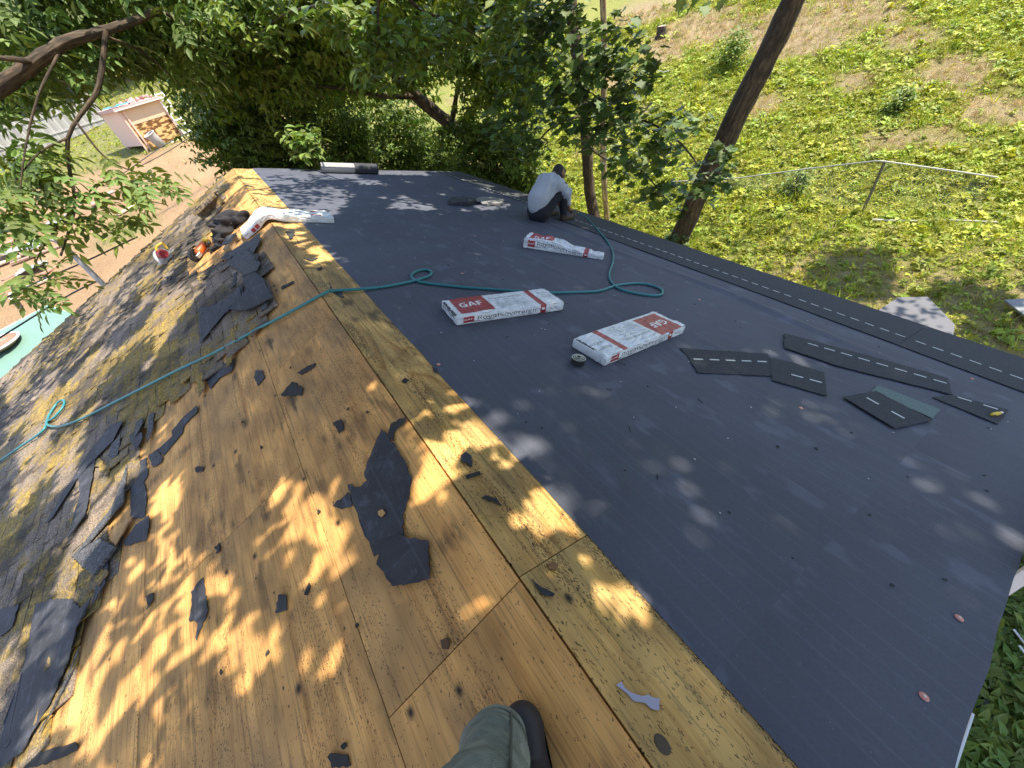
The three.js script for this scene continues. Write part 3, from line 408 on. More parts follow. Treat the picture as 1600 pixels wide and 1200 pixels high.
// understorey shrubs behind the far end of the roof
{
  const g = [[[[0.714,0.376,-17.481],[1.18,1.322,-18.456],[0.186,-0.261,-16.998]], [1.2, 1.4, 0.9], 'dark green shrub mass at the left of the far roof end beside the yard'], [[[1.414,-0.036,-16.933],[2.539,0.351,-17.3],[0.871,-0.453,-16.371]], [1.5, 1.6, 1.0], 'dark leafy shrub straight behind the far end of the ridge'], [[[3.214,-0.507,-16.674],[4.046,-1.155,-15.971],[4.141,-0.212,-16.979]], [1.5, 1.2, 1.5], 'small-leaved shrub behind the rolled underlayment at the far roof edge'], [[[5.902,-1.946,-16.439],[6.716,-2.313,-15.574],[5.958,-1.064,-16.95]], [1.2, 1.0, 1.3], 'shrub in the deep shade below the slanting tree trunk'], [[[7.063,-1.821,-13.746],[7.871,-2.147,-12.707],[7.703,-2.57,-11.864]], [1.1, 1.0, 0.6], 'shrub between the slanting trunk and the kneeling roofer']];
  for (const [p, r, label] of g) {
    const b = V3(p[0][0], ground(p[0][0], p[0][2]), p[0][2]), t = thing('shrub', label, 'shrub', b);
    for (let k = 0; k < 4; k++) limb(t, 'stem', [b.clone().add(V3(gauss() * 0.2, -0.1, gauss() * 0.2)), b.clone().add(V3(gauss() * 0.5, 1.3, gauss() * 0.5)), V3(...p[k % p.length]).add(V3(gauss() * 0.4, gauss() * 0.4, gauss() * 0.4))], 0.04, 0.012, bark, 10);
    const low = p.map((q, i) => [q[0], Math.max(q[1] - 1.5, b.y + 0.8), q[2], r[i]]);
    leaves('foliage', t, fill(p.map((q, i) => [...q, r[i]]).concat(low), 2900, 6, 0.25, 0.5, 1.0, overRoof), dense6, leafUnder);
  }
}
// near tree at the left: branch across the top left corner and hanging twigs with narrow leaflets
const base4 = V3(-8.2, ground(-8.2, -11), -11);
const ashTree = thing('ash_tree', 'tree with narrow leaflets hanging over the top left of the view', 'tree', base4);
{
  const hub = V3(...[[-3.249,1.608,-11.226]][0]);
  limb(ashTree, 'trunk', [base4.clone().add(V3(0, -0.2, 0)), base4.clone().add(V3(0.4, 2.5, 0.1)), hub, hub.clone().add(V3(0.4, 2.5, -0.2)), hub.clone().add(V3(0.6, 5, -0.6))], 0.30, 0.14, bark, 26);
  limb(ashTree, 'limb', [hub, ...px([[-2.333,1.844,-11.118],[-1.695,2.015,-11.066],[-1.183,2.155,-11.127],[-0.701,2.202,-11.324],[-0.294,2.236,-11.498],[0.41,2.349,-11.819]])], 0.135, 0.05, bark, 24);
  for (const [b, r] of [[[[-1.695,2.015,-11.066],[-1.882,2.099,-10.875],[-2.137,2.167,-10.83]], 0.035], [[[-0.552,2.207,-11.331],[-0.919,1.79,-11.15],[-1.235,1.497,-10.961],[-1.733,1.231,-10.726],[-1.978,1.067,-10.686],[-2.25,0.711,-10.635],[-2.545,0.215,-10.406],[-3.19,-0.355,-10.066]], 0.026], [[[-1.733,1.231,-10.726],[-1.686,0.643,-10.572],[-1.372,0.24,-10.775]], 0.012], [[[-1.978,1.067,-10.686],[-2.426,0.989,-10.434],[-2.993,0.712,-10.291]], 0.012], [[[0.41,2.349,-11.819],[0.739,2,-12.281],[1.042,1.437,-12.91]], 0.02], [[[-1.183,2.155,-11.127],[-1.914,1.635,-10.697],[-2.497,1.105,-10.417],[-3.012,0.552,-10.119]], 0.014], [[[-2.545,0.215,-10.406],[-3.357,-0.208,-9.845],[-3.779,-0.604,-9.524]], 0.009], [[[-0.701,2.202,-11.324],[-0.265,1.896,-11.989],[0.022,1.329,-12.639]], 0.016]]) limb(ashTree, 'twig', px(b), r * 1.6, r * 0.64, bark, 18);
  const c = [...[[-1.701,2.704,-13.515],[-0.95,2.622,-12.932],[-0.253,2.412,-12.959],[0.452,2.089,-12.948],[1.35,2.19,-13.854],[-2.068,2.129,-11.665],[-1.552,2.018,-11.569],[-0.266,2.395,-12.959],[0.573,2.071,-13.433],[0.903,1.606,-14.225],[-2.876,1.012,-10.995],[-2.692,0.793,-10.711],[-3.117,0.613,-10.255],[-2.413,0.41,-10.273],[-1.79,0.446,-10.555],[-1.579,0.084,-10.749],[-3.746,-0.564,-9.536],[-2.406,-0.014,-10.438],[-3.659,-0.266,-9.74],[-1.369,-0.021,-11.269],[-2.429,1.657,-11.261],[-0.783,2.496,-11.64],[-2.22,2.567,-14.425],[-0.264,2.948,-12.959],[0.778,2.701,-12.93],[-1.223,3.003,-12.911],[-3.172,0.261,-10.072],[-2.022,-0.12,-10.516]]], r = [0.9, 0.65, 0.5, 0.6, 0.75, 0.35, 0.28, 0.32, 0.36, 0.4, 0.34, 0.32, 0.36, 0.2, 0.2, 0.22, 0.18, 0.2, 0.2, 0.2, 0.18, 0.1, 0.9, 1, 1, 1, 0.24, 0.14];
  leaves('crown', ashTree, fill(c.map((p, i) => [...p, r[i] * 1.55]), 2300, 4, 0.25, 1.15, 2.0), ash, leafAsh);
}
// trees far behind the yard
{
  const names = ['far tree behind the left end of the grey fence', 'second far tree behind the grey fence, counting from its left end', 'third far tree from the left, behind the fence above the blue tarp', 'far tree standing right behind the tan shed', 'far tree just right of the shed, behind the shrubs', 'far tree behind the crown of the big slanting tree', 'far tree seen in gaps above the far ridge end', 'far tree on the rise behind the big tree', 'far tree at the right end of the row behind the broad leaves', 'far tree past the left edge of the row'];
  [[-30, 48, 70], [40, 60, 64], [120, 50, 60], [215, 40, 57], [300, 40, 54], [390, 60, 50], [480, 70, 48], [570, 70, 46], [680, 70, 44], [-130, 60, 60]].forEach(([x, s, d], i) => {
    const az = Math.atan2((x - 800) / 622 * CAM_R[0] + CAM_F[0] - 0.85 * CAM_D[0], -((x - 800) / 622 * CAM_R[2] + CAM_F[2] - 0.85 * CAM_D[2])), X = Math.sin(az) * d, Z = -Math.cos(az) * d, b = V3(X, ground(X, Z), Z), t = thing('far_tree', names[i], 'tree', b), H = 8 + (i % 3) * 1.3;
    limb(t, 'trunk', [b.clone().add(V3(0, -0.3, 0)), b.clone().add(V3(0.2, H * 0.5, 0)), b.clone().add(V3(0, H, 0.2))], 0.24, 0.1, bark, 10);
    leaves('crown', t, fill([[X, b.y + H * 0.8, Z, 3.6], [X + 2, b.y + H * 0.55, Z + 0.5, 2.8], [X - 2.2, b.y + H * 0.5, Z, 2.8], [X, b.y + H * 0.28, Z + 1, 2.6], [X + 1, b.y + 1.2, Z + 1.2, 2.2]], 900, 5, 0.6, 0.7, 1.2), far8, leafDark);
  });
}
// weeds and grass: uncountable
{
  const weed = (() => { const a = []; for (let k = 0; k < 9; k++) a.push(geoAt(geoAt(leafGeo(0.12, 0.055), 0, 0, 0, -0.2 + gauss() * 0.45, 0, gauss() * 0.4), gauss() * 0.10, 0.02 + rnd() * 0.09, gauss() * 0.10, 0, k * 0.7 + rnd(), 0)); return mergeGeometries(a); })();
  const blade = mergeGeometries([0, 1, 2, 3, 4, 5, 6].map((k) => geoAt(geoAt(leafGeo(0.24, 0.018, 0.1), 0, 0, 0.01, -0.75 - 0.2 * (k % 3), 0, 0), 0, 0, 0, 0, k * 0.9, 0)));
  const W = [], B = [], S = [], I = [], put = (x, z, dens) => {
    const g = greenness(x, z), y = ground(x, z) + 0.10 * (fbm(x * 0.8, z * 0.8, 3) - 0.5) * 2 - 0.02, d = Math.hypot(x, z), s = (rr(0.45, 0.95) + (rnd() < 0.05 ? 0.8 : 0)) * (0.70 + d * 0.02);
    if (rnd() < g * dens) (rnd() < 0.62 ? W : B).push([x, y, z, s * (x < 6 ? 0.7 : 1), 0]); else if (rnd() < 0.4) S.push([x, y, z, s * 0.7, 0]); else if (rnd() < 0.18) B.push([x, y, z, s * 0.6, 0]);
  };
  for (let i = 0; i < 95000; i++) { const d = 6 + 26 * Math.pow(rnd(), 0.75), az = rr(0.55, 2.1); const x = Math.sin(az) * d, z = -Math.cos(az) * d; if (x < AE * COS + 0.2 && z < ZN + 0.2) continue; put(x, z, 1); }
  for (let i = 0; i < 9000; i++) { const x = rr(1.5, 7), z = rr(0.7, 4); put(x, z, 0.35); const q = W.length && rnd() < 0.5; if (q) I.push([x, ground(x, z), z, rr(0.8, 1.6), 0]); }
  for (let i = 0; i < 15000; i++) { const z = rr(-62, -11), x = rr(-24, 4); if (z > -31 && greenness(x, z) < 0.2 && rnd() < 0.85) continue; put(x, z, 0.9); }
  tag(leaves('weeds', null, W, weed, weedMat, 0.38), 'bright green leafy weeds over the slope and the yard', 'weeds', null, 'stuff');
  tag(leaves('ground_ivy', null, I, weed, leafUnder, 0.3), 'dark ivy and ground cover beside the near end of the roof', 'ivy', null, 'stuff');
  tag(leaves('grass', null, B, blade, weedMat, 0.25), 'thin green grass among the weeds', 'grass', null, 'stuff');
  tag(leaves('straw', null, S, blade, strawMat, 0.3), 'dry straw lying between the weeds', 'straw', null, 'stuff');
  const bush = (label, p, r, n, mat, dark) => { const b = V3(...p), t = thing('bush', label, 'bush', b); for (let k = 0; k < 5; k++) limb(t, 'stem', [b.clone(), b.clone().add(V3(gauss() * 0.3, r * 0.7, gauss() * 0.3)), b.clone().add(V3(gauss() * r * 0.6, r * 1.4, gauss() * r * 0.6))], 0.02, 0.008, bark, 8); leaves('foliage', t, fill([[b.x, b.y + r * 0.6, b.z, r], [b.x + 0.2, b.y + r * 1.2, b.z, r * 0.7]], n, 5, 0.15, 0.6, 1.1), sim, mat); };
  bush('tall dark bush on the slope left of the leaning trunk', [[18.774,-2.541,-12.243]][0], 0.75, 900, leafMid);
  bush('low dark bush in the middle of the weedy slope', [[17.353,-3.35,-5.526]][0], 0.42, 320, leafMid);
  bush('bush at the foot of the bent fence rail, left of its post', [[12.689,-4.091,-5.677]][0], 0.35, 240, leafMid);
}

// ------------------------------------------------------------------ torn felt and shingle scraps
const LZ = 'shingle scraps scattered on the bare plywood';
function scrap(poly, mat, label, o = {}) { return slab(o.name || 'shingle_scrap', poly, o.t ?? 0.004, mat, label, o.cat || 'shingle scrap', o.group, { rough: o.rough ?? 0.006, curl: o.curl ?? 0.012, bump: o.bump ?? 0.003, h: o.h ?? 0.002, side: o.side }); }
{ // the large torn sheet is two overlapping pieces
  const t = thing('felt_sheet', 'largest torn sheet of black felt, pointed at its top, on the bare plywood', 'felt scrap');
  for (const [p, h] of [[[[-0.15,-1.688],[-0.141,-1.618],[-0.132,-1.423],[-0.143,-1.293],[-0.192,-1.22],[-0.271,-1.166],[-0.318,-1.072],[-0.47,-1.106],[-0.464,-1.446],[-0.451,-1.561],[-0.404,-1.491],[-0.349,-1.484],[-0.344,-1.545],[-0.272,-1.6]], 0.003], [[[-0.408,-1.136],[-0.315,-1.084],[-0.297,-1.045],[-0.223,-0.96],[-0.291,-0.829],[-0.372,-0.876],[-0.449,-0.932],[-0.476,-1.069]], 0.0078]]) {
    const { g, cx, cz } = slabGeo(p, 0.003, { rough: 0.006, curl: 0.012, bump: 0.004 }); const m = mesh('torn_piece', g, feltScrap, t); m.position.copy(P(cx, cz, h)); m.quaternion.copy(QZ(-1));
  }
}
scrap([[-0.575,-1.537],[-0.46,-1.517],[-0.475,-1.43],[-0.537,-1.471]], feltScrap, 'small pointed felt scrap touching the left edge of the largest torn sheet');
scrap([[-0.143,-1.615],[-0.092,-1.659],[-0.029,-1.633],[0.007,-1.594],[-0.012,-1.576],[-0.082,-1.604],[-0.131,-1.555]], asphaltScrap, 'curled strip of felt just above the point of the largest torn sheet', { curl: 0.03, t: 0.005 });
scrap([[-0.632,-2.685],[-0.519,-2.72],[-0.464,-2.556],[-0.494,-2.497]], asphaltScrap, 'black triangular shingle scrap on the shaded plywood left of the ridge', { t: 0.006, curl: 0.004 });
scrap([[-0.457,-2.761],[-0.379,-2.732],[-0.308,-2.683],[-0.329,-2.658],[-0.433,-2.698]], asphaltScrap, 'thin pointed shingle scrap above the black triangular one');
scrap([[-0.796,-3.181],[-0.77,-3.246],[-0.707,-3.154],[-0.717,-3.048],[-0.786,-3.031]], feltScrap, 'felt scrap left of the black triangular scrap, near the torn shingle edge');
scrap([[-0.384,-2.049],[-0.322,-1.991],[-0.338,-1.913],[-0.374,-1.925]], asphaltScrap, 'small square scrap with a curled corner above the largest torn sheet', { curl: 0.02 });
scrap([[0.11,-1.22],[0.142,-1.227],[0.155,-1.194],[0.122,-1.13],[0.093,-1.176]], feltScrap, 'scrap with an orange fleck on the plywood strip right of the ridge gap');
scrap([[0.065,-1.09],[0.133,-1.078],[0.13,-1.066],[0.065,-1.072]], asphaltScrap, 'short black stick-like scrap on the plywood strip right of the ridge gap', { t: 0.014, curl: 0 });
scrap([[0.065,-0.947],[0.086,-0.95],[0.12,-0.914],[0.119,-0.872]], asphaltScrap, 'pointed scrap below the stick-like one on the plywood strip', { curl: 0.02 });
scrap([[0.028,-0.543],[0.037,-0.52],[0.055,-0.487],[0.07,-0.454],[0.055,-0.45],[0.038,-0.469],[0.03,-0.495]], feltScrap, 'long narrow felt scrap just below the crosswise joint of the plywood strip');
scrap([[-1.428,-1.855],[-1.422,-1.765],[-1.416,-1.638],[-1.502,-1.539],[-1.491,-1.631],[-1.546,-1.687],[-1.516,-1.811],[-1.524,-1.842]], feltScrap, 'kite-shaped felt scrap alone on the sunlit lower plywood');
scrap([[-0.983,-1.355],[-0.947,-1.32],[-0.965,-1.253],[-1.031,-1.295]], feltScrap, 'rounded felt scrap on the lower plywood right of the kite-shaped one');
scrap([[-1.856,-2.105],[-1.805,-2.084],[-1.799,-2.03],[-1.837,-1.995]], asphaltScrap, 'small upright scrap on the lower plywood left of the kite-shaped one');
scrap([[-2.745,-1.821],[-2.735,-1.848],[-2.312,-1.637],[-2.278,-1.593],[-2.293,-1.583],[-2.582,-1.709]], asphaltScrap, 'long strip of shingle lying at the bottom left corner on the plywood', { t: 0.006, curl: 0.004 });
scrap([[0.087,-5.456],[0.189,-5.491],[0.148,-5.241],[0.071,-5.073]], asphaltScrap, 'grey scrap on the plywood just below the bundle draped over the ridge');
scrap([[0.067,-4.393],[0.2,-4.372],[0.122,-4.292]], asphaltScrap, 'flat dark scrap on the ridge plywood below the draped bundle, nearer of two');
scrap([[0.115,-4.056],[0.168,-4.135],[0.157,-4.041],[0.113,-4]], asphaltScrap, 'small scrap at the second crosswise joint of the plywood strip');
scrap([[-0.26,-4.131],[-0.138,-4.041],[-0.142,-3.997],[-0.267,-4.075]], asphaltScrap, 'thin scrap on the plywood left of the ridge above the hose', { t: 0.008 });
scrap([[0.124,-3.679],[0.107,-3.508],[0.174,-3.466],[0.141,-3.27],[0.116,-3.367],[0.095,-3.481]], feltScrap, 'curled scrap under the teal hose where it crosses the ridge', { h: 0.003 });
scrap([[0.098,-1.94],[0.133,-1.969],[0.144,-1.925],[0.113,-1.91]], asphaltScrap, 'small scrap on the plywood strip beside the underlayment edge');
scrap([[0.321,-1.99],[0.343,-1.962],[0.328,-1.912],[0.312,-1.952]], feltScrap, 'dark flap at the edge of the underlayment where it meets the plywood', { h: 0.008 });
scrap([[-0.931,-0.624],[-0.915,-0.627],[-0.855,-0.578],[-0.854,-0.545],[-0.929,-0.588]], asphaltScrap, 'ragged dark scrap at the bottom edge of the view left of the boot');
scrap([[-0.37,-0.324],[-0.329,-0.302],[-0.339,-0.277],[-0.378,-0.305]], asphaltScrap, 'black square scrap beside the boot, partly under the trouser leg', { rough: 0.002 });
scrap([[-1.44,-2.796],[-1.399,-2.778],[-1.356,-2.715],[-1.37,-2.69],[-1.426,-2.745]], asphaltScrap, 'oval scrap on the plywood right of the torn felt strips', { curl: 0.01 });
scrap([[-1.334,-1.981],[-1.295,-1.977],[-1.293,-1.91],[-1.321,-1.918]], asphaltScrap, 'small pointed scrap beside the seam of the lower plywood sheets');
scrap([[-0.82,-1.277],[-0.814,-1.257],[-0.84,-1.227],[-0.855,-1.241]], asphaltScrap, 'thin upright scrap below the largest torn sheet');
// strips of felt at the torn edge
scrap([[-1.275,-3.865],[-1.072,-3.778],[-0.908,-3.673],[-0.967,-3.522],[-1.108,-3.604],[-1.205,-3.571],[-1.23,-3.69]], feltScrap, 'broad felt tongue hanging from the torn shingle edge under the hose', { h: 0.004 });
scrap([[-1.36,-3.508],[-1.359,-3.421],[-1.512,-3.42],[-1.535,-3.335],[-1.731,-3.283],[-1.8,-3.438],[-1.642,-3.421],[-1.641,-3.508],[-1.507,-3.534]], feltScrap, 'long wavy felt strip on sunlit plywood beside the torn shingle edge', { h: 0.003 });
scrap([[-1.89,-3.467],[-1.8,-3.438],[-1.737,-3.267],[-1.744,-3.211],[-1.836,-3.254]], granule, 'grey gravelly shingle piece at the lower end of the wavy felt strip', { t: 0.007 });
scrap([[-1.911,-3.466],[-1.894,-3.219],[-1.932,-3.186],[-1.893,-3.031],[-1.901,-2.784],[-2.046,-2.911],[-2.081,-3.553]], feltScrap, 'upright felt strip at the torn edge below the gravelly piece', { h: 0.003 });
scrap([[-1.846,-2.748],[-1.868,-2.553],[-2.063,-2.677],[-2.085,-2.732],[-1.978,-2.794]], feltScrap, 'felt tongue at the foot of the upright strip on the torn edge', { h: 0.006 });
scrap([[-2.159,-2.948],[-1.99,-2.88],[-2.119,-2.731],[-2.213,-2.891]], plyLeft, 'splinter of plywood showing at the torn edge between felt strips', { name: 'plywood_splinter', cat: 'plywood piece', h: 0.02, t: 0.008 });
scrap([[-2.471,-2.615],[-2.367,-2.453],[-2.27,-2.451],[-2.373,-2.306],[-2.401,-2.155],[-2.504,-1.964],[-2.663,-1.841],[-2.817,-1.871],[-2.888,-2.042],[-2.855,-2.24],[-2.82,-2.413],[-2.86,-2.903],[-2.689,-2.798]], feltScrap, 'widest black felt sheet bared between the lower left shingles and the plywood', { name: 'felt_sheet', cat: 'felt scrap', h: 0.034, curl: 0, bump: 0.012 });
scrap([[-2.562,-1.862],[-2.49,-1.923],[-2.34,-2.142],[-2.317,-2.156],[-2.367,-2.078],[-2.46,-1.931]], granule, 'narrow rim of shingle along the edge of the widest felt sheet', { h: 0.03, t: 0.006 });
scrap([[-3.4,-3.32],[-3.103,-3.111],[-3.102,-2.933],[-3.274,-2.96]], feltScrap, 'felt patch among mossy shingles at the left edge of the view', { h: 0.024, curl: 0 });
scrap([[-2.362,-4.479],[-2.202,-4.333],[-2.302,-4.139],[-2.582,-4.117],[-2.729,-4.05],[-2.949,-3.815],[-3.024,-3.83],[-2.912,-4.003],[-2.619,-4.357]], feltScrap, 'long bared felt streak running down the mossy shingles, upper one', { h: 0.032, curl: 0 });
scrap([[-2.503,-4.101],[-2.504,-3.617],[-2.505,-3.405],[-2.666,-3.321],[-2.651,-3.517],[-2.622,-3.78],[-2.692,-4.053]], feltScrap, 'shorter bared felt streak beside the long one on the mossy shingles', { h: 0.034, curl: 0 });
scrap([[-2.081,-3.553],[-2.081,-3.118],[-2.504,-2.988],[-2.54,-3.022],[-2.202,-3.188]], granule, 'curled-up edge of a shingle slab above the plywood at the torn edge', { h: 0.03, t: 0.009, curl: 0.03 });
scrap([[-2.275,-2.956],[-2.105,-2.7],[-2.278,-2.627],[-2.425,-2.841],[-2.504,-2.988]], granule, 'thick grey shingle slab lifted from the torn edge above the plywood', { h: 0.03, t: 0.02, curl: 0.01 });
scrap([[-0.557,-4.981],[-0.409,-4.794],[-0.371,-4.556],[-0.352,-3.961],[-0.64,-4.147],[-0.825,-4.541],[-0.579,-4.563]], feltScrap, 'black ragged felt sheet at the torn edge just above the hose', { h: 0.035, t: 0.006, curl: 0.05, bump: 0.02 });
scrap([[-1.17,-5.16],[-0.888,-4.861],[-0.639,-4.828],[-0.654,-4.531],[-0.927,-4.558],[-1.081,-4.48],[-1.229,-4.43]], feltScrap, 'dark felt strip below the ragged sheet, left of the hose', { h: 0.03, curl: 0.02, bump: 0.01 });
scrap([[-0.678,-5.687],[-0.39,-5.579],[-0.322,-4.945],[-0.385,-4.824],[-0.538,-4.983]], granule, 'grey shingle tab lying loose above the ragged felt sheet', { h: 0.034, t: 0.007, curl: 0.03 });
scrap([[-0.65,-6.033],[-0.174,-5.731],[-0.203,-5.497],[-0.375,-5.343],[-0.549,-5.596]], granule, 'grey shingle strip below the end of the draped bundle', { h: 0.03, t: 0.007, curl: 0.03 });
scrap([[-0.361,-5.312],[-0.282,-5.176],[-0.328,-5.004],[-0.4,-5.211]], asphaltScrap, 'small dark tab between the grey strip and the plywood', { h: 0.04, curl: 0.02 });
for (let k = 0; k < 24; k++) { // loose slats of shingle thrown along the torn edge
  const i = Math.floor(rr(4, torn.length - 2)), t = rnd(), a = mix(torn[i][0], torn[i + 1][0], t) - rr(0.03, 0.5), z = mix(torn[i][1], torn[i + 1][1], t) + rr(-0.1, 0.1), L = rr(0.15, 0.42), W = rr(0.05, 0.15), c = Math.cos(rr(-0.5, 0.5)), s = Math.sqrt(1 - c * c) * (rnd() < 0.5 ? -1 : 1), q = [[-W, -L], [W * rr(0.6, 1), -L * rr(0.7, 1)], [W, L * rr(0.2, 1)], [-W * rr(0.1, 0.9), L]].map(([u, v]) => [a + (u * c - v * s) * 0.5, z + (u * s + v * c) * 0.5]);
  const m = scrap(q, [granule, mossy, feltScrap][k % 3], ['loose grey slat of old shingle along the torn edge of the mossy slope', 'loose moss-stained slat of old shingle along the torn edge of the mossy slope', 'loose black sliver of felt among the torn slats of the mossy slope'][k % 3], { h: rr(0.018, 0.028), t: 0.006, curl: rr(0.01, 0.04), rough: 0.012, group: ['loose grey slats', 'loose mossy slats', 'loose felt slivers'][k % 3] + ' along the torn edge' }); if (k % 3 === 1) { const p = m.geometry.attributes.uv, v = m.geometry.attributes.position; for (let n = 0; n < p.count; n++) p.setXY(n, 0.3 + v.getX(n) / 6.2, 0.4 + v.getZ(n) / 11); }
}
for (const [x, z] of [[-0.66,-0.922],[-1.367,-1.272],[-0.653,-1.571],[-0.884,-2.386],[-0.491,-2.887],[-0.26,-2.028],[-0.17,-1.877],[-0.982,-2.8],[-0.858,-0.61],[-1.106,-1.158]]) scrap([[x - 0.008, z - 0.007], [x + 0.006, z - 0.01], [x + 0.009, z + 0.006], [x - 0.004, z + 0.009]], asphaltScrap, 'crumb of dark shingle on the bare plywood', { group: LZ, rough: 0.003, curl: 0.008, t: 0.006, name: 'shingle_crumb', cat: 'shingle crumb' });
scrap([[-0.365,-0.621],[-0.339,-0.611],[-0.339,-0.59],[-0.356,-0.579],[-0.374,-0.596]], std(0.10, 0.05, 0.025), 'rusty brown chip on the plywood above the boot', { t: 0.008, curl: 0 });
scrap([[0.118,-0.554],[0.142,-0.552],[0.152,-0.534],[0.131,-0.52],[0.111,-0.538]], std(0.22, 0.11, 0.05), 'brown wood chip on the crosswise joint of the plywood strip', { t: 0.009, curl: 0, name: 'wood_chip', cat: 'wood chip' });
scrap([[-0.363,-1.277],[-0.338,-1.268],[-0.334,-1.234],[-0.363,-1.235]], std(0.5, 0.27, 0.1), 'square orange chip lying on the largest torn felt sheet', { t: 0.003, h: 0.014, curl: 0, name: 'wood_chip', cat: 'wood chip' });
scrap([[0.053,-0.145],[0.071,-0.143],[0.078,-0.104],[0.139,-0.05],[0.112,-0.033],[0.067,-0.089],[0.061,-0.124]], std(0.42, 0.40, 0.50, 0.8), 'pale lilac paper scrap on the plywood strip near the boot', { t: 0.001, curl: 0.01, bump: 0.004, name: 'paper_scrap', cat: 'paper scrap' });
for (const [x, z] of [[0.061,0.022]]) { const o = tag(mesh('plywood_knot', geoAt(new THREE.CylinderGeometry(0.017, 0.02, 0.006, 14), 0, 0, 0), darkWood), 'dark oval knot standing proud of the plywood strip', 'wood knot'); onRoof(o, x, z, 0.001); o.scale.set(1, 1, 1.35); }

// ------------------------------------------------------------------ fixings and offcuts on the underlayment
for (const [x, z] of [[0.854,0.411],[1.296,0.412],[2.187,-0.535],[0.374,-2.007],[1.348,-3.47],[2.206,-4.69],[3.965,-0.016],[3.248,-1.984],[3.737,-1.934]]) {
  const o = thing('cap_nail', 'round copper-pink cap nail pressed into the underlayment', 'cap nail', V3(0, 0, 0), 'cap nails in the underlayment');
  mesh('cap', new THREE.LatheGeometry([[0, 0.004], [0.006, 0.0042], [0.0125, 0.002], [0.0135, 0]].map((p) => new THREE.Vector2(...p)), 22), std(0.62, 0.24, 0.19, 0.45), o);
  mesh('nail_head', geoAt(new THREE.CylinderGeometry(0.0042, 0.0042, 0.0014, 12), 0, 0.0047, 0), std(0.7, 0.6, 0.55, 0.35, { metalness: 0.6 }), o);
  onRoof(o, x, z, 0.012, 0);
}
function starter(poly, d0, d1, mat, label, h = 0.012) { const m = slab('starter_piece', poly, 0.005, mat, label, 'shingle strip', null, { rough: 0.004, bump: 0.003, h, uvScale: 4 }); if (d0) { const n = Math.max(2, Math.round(Math.hypot(d1[0] - d0[0], d1[1] - d0[1]) / 0.125)); let cx = 0, cz = 0; for (const [a, z] of poly) { cx += a / poly.length; cz += z / poly.length; } for (let i = 0; i < n; i++) { const t = (i + 0.5) / n, q = mesh('sealant_dash', dashGeo, dashMat, m); q.position.set(mix(d0[0], d1[0], t) - cx, 0.0085, mix(d0[1], d1[1], t) - cz); q.rotation.y = Math.atan2(d1[0] - d0[0], d1[1] - d0[1]); } } return m; }
{
  const z = (p) => p;
  starter([[2.123,-1.412],[2.413,-1.224],[2.73,-1.027],[2.661,-0.966],[2.404,-0.834],[2.229,-0.938],[1.927,-1.12],[2.05,-1.28]], [[2.043,-1.265]][0], [[2.604,-0.946]][0], granuleBlack, 'left half of the torn starter strip with pale dashes in mid underlayment');
  starter([[2.674,-0.978],[2.74,-0.909],[2.849,-0.661],[2.507,-0.508],[2.344,-0.801]], [[2.55,-0.787]][0], [[2.672,-0.584]][0], granuleBlack, 'right half of the torn starter strip, its end cut square', 0.014);
  starter([[3.277,-1.151],[3.552,-0.593],[3.746,-0.126],[3.445,-0.036],[3.076,-0.654],[2.974,-1.009]], [[3.258,-0.972]][0], [[3.623,-0.087]][0], granuleBlack, 'longest loose starter strip with pale dashes, lying parallel to the eave', 0.016);
  starter([[3.254,-0.105],[3.441,-0.038],[3.597,0.235],[3.266,0.231]], [[3.429,-0.035]][0], [[3.53,0.221]][0], granuleBlack, 'short starter strip under the small yellow knife');
  starter([[3.049,-0.37],[3.101,-0.028],[2.905,-0.027],[2.896,-0.371]], null, null, granuleGreen, 'pale grey-green offcut with a creased corner beside the dark four-sided piece');
  starter([[2.592,-0.441],[2.922,-0.352],[2.857,-0.022],[2.507,-0.124]], [[2.75,-0.39]][0], [[2.685,-0.09]][0], granuleBlack, 'dark four-sided starter piece with dashes, nearest the camera', 0.018);
  const k = thing('utility_knife', 'small yellow utility knife on the short starter strip', 'knife'); const s = new THREE.Shape([[-0.08, -0.012], [0.02, -0.016], [0.075, -0.010], [0.08, 0.006], [0.03, 0.014], [-0.078, 0.011]].map((p) => new THREE.Vector2(...p)));
  mesh('handle', geoAt(new THREE.ExtrudeGeometry(s, { depth: 0.018, bevelEnabled: true, bevelSize: 0.003, bevelThickness: 0.003, bevelSegments: 2 }), 0, 0.004, 0, -Math.PI / 2), std(0.75, 0.50, 0.04, 0.5), k); mesh('nose', geoAt(new RoundedBoxGeometry(0.05, 0.018, 0.022, 2, 0.004), 0.095, 0.014, 0), std(0.7, 0.7, 0.68, 0.35, { metalness: 0.5 }), k); mesh('grip', geoAt(new RoundedBoxGeometry(0.05, 0.022, 0.034, 2, 0.004), -0.055, 0.013, 0), std(0.02, 0.02, 0.02, 0.6), k);
  const [kp] = [[3.392,0.196]]; onRoof(k, kp[0], kp[1], 0.022, -0.288); k.scale.setScalar(0.62);
}
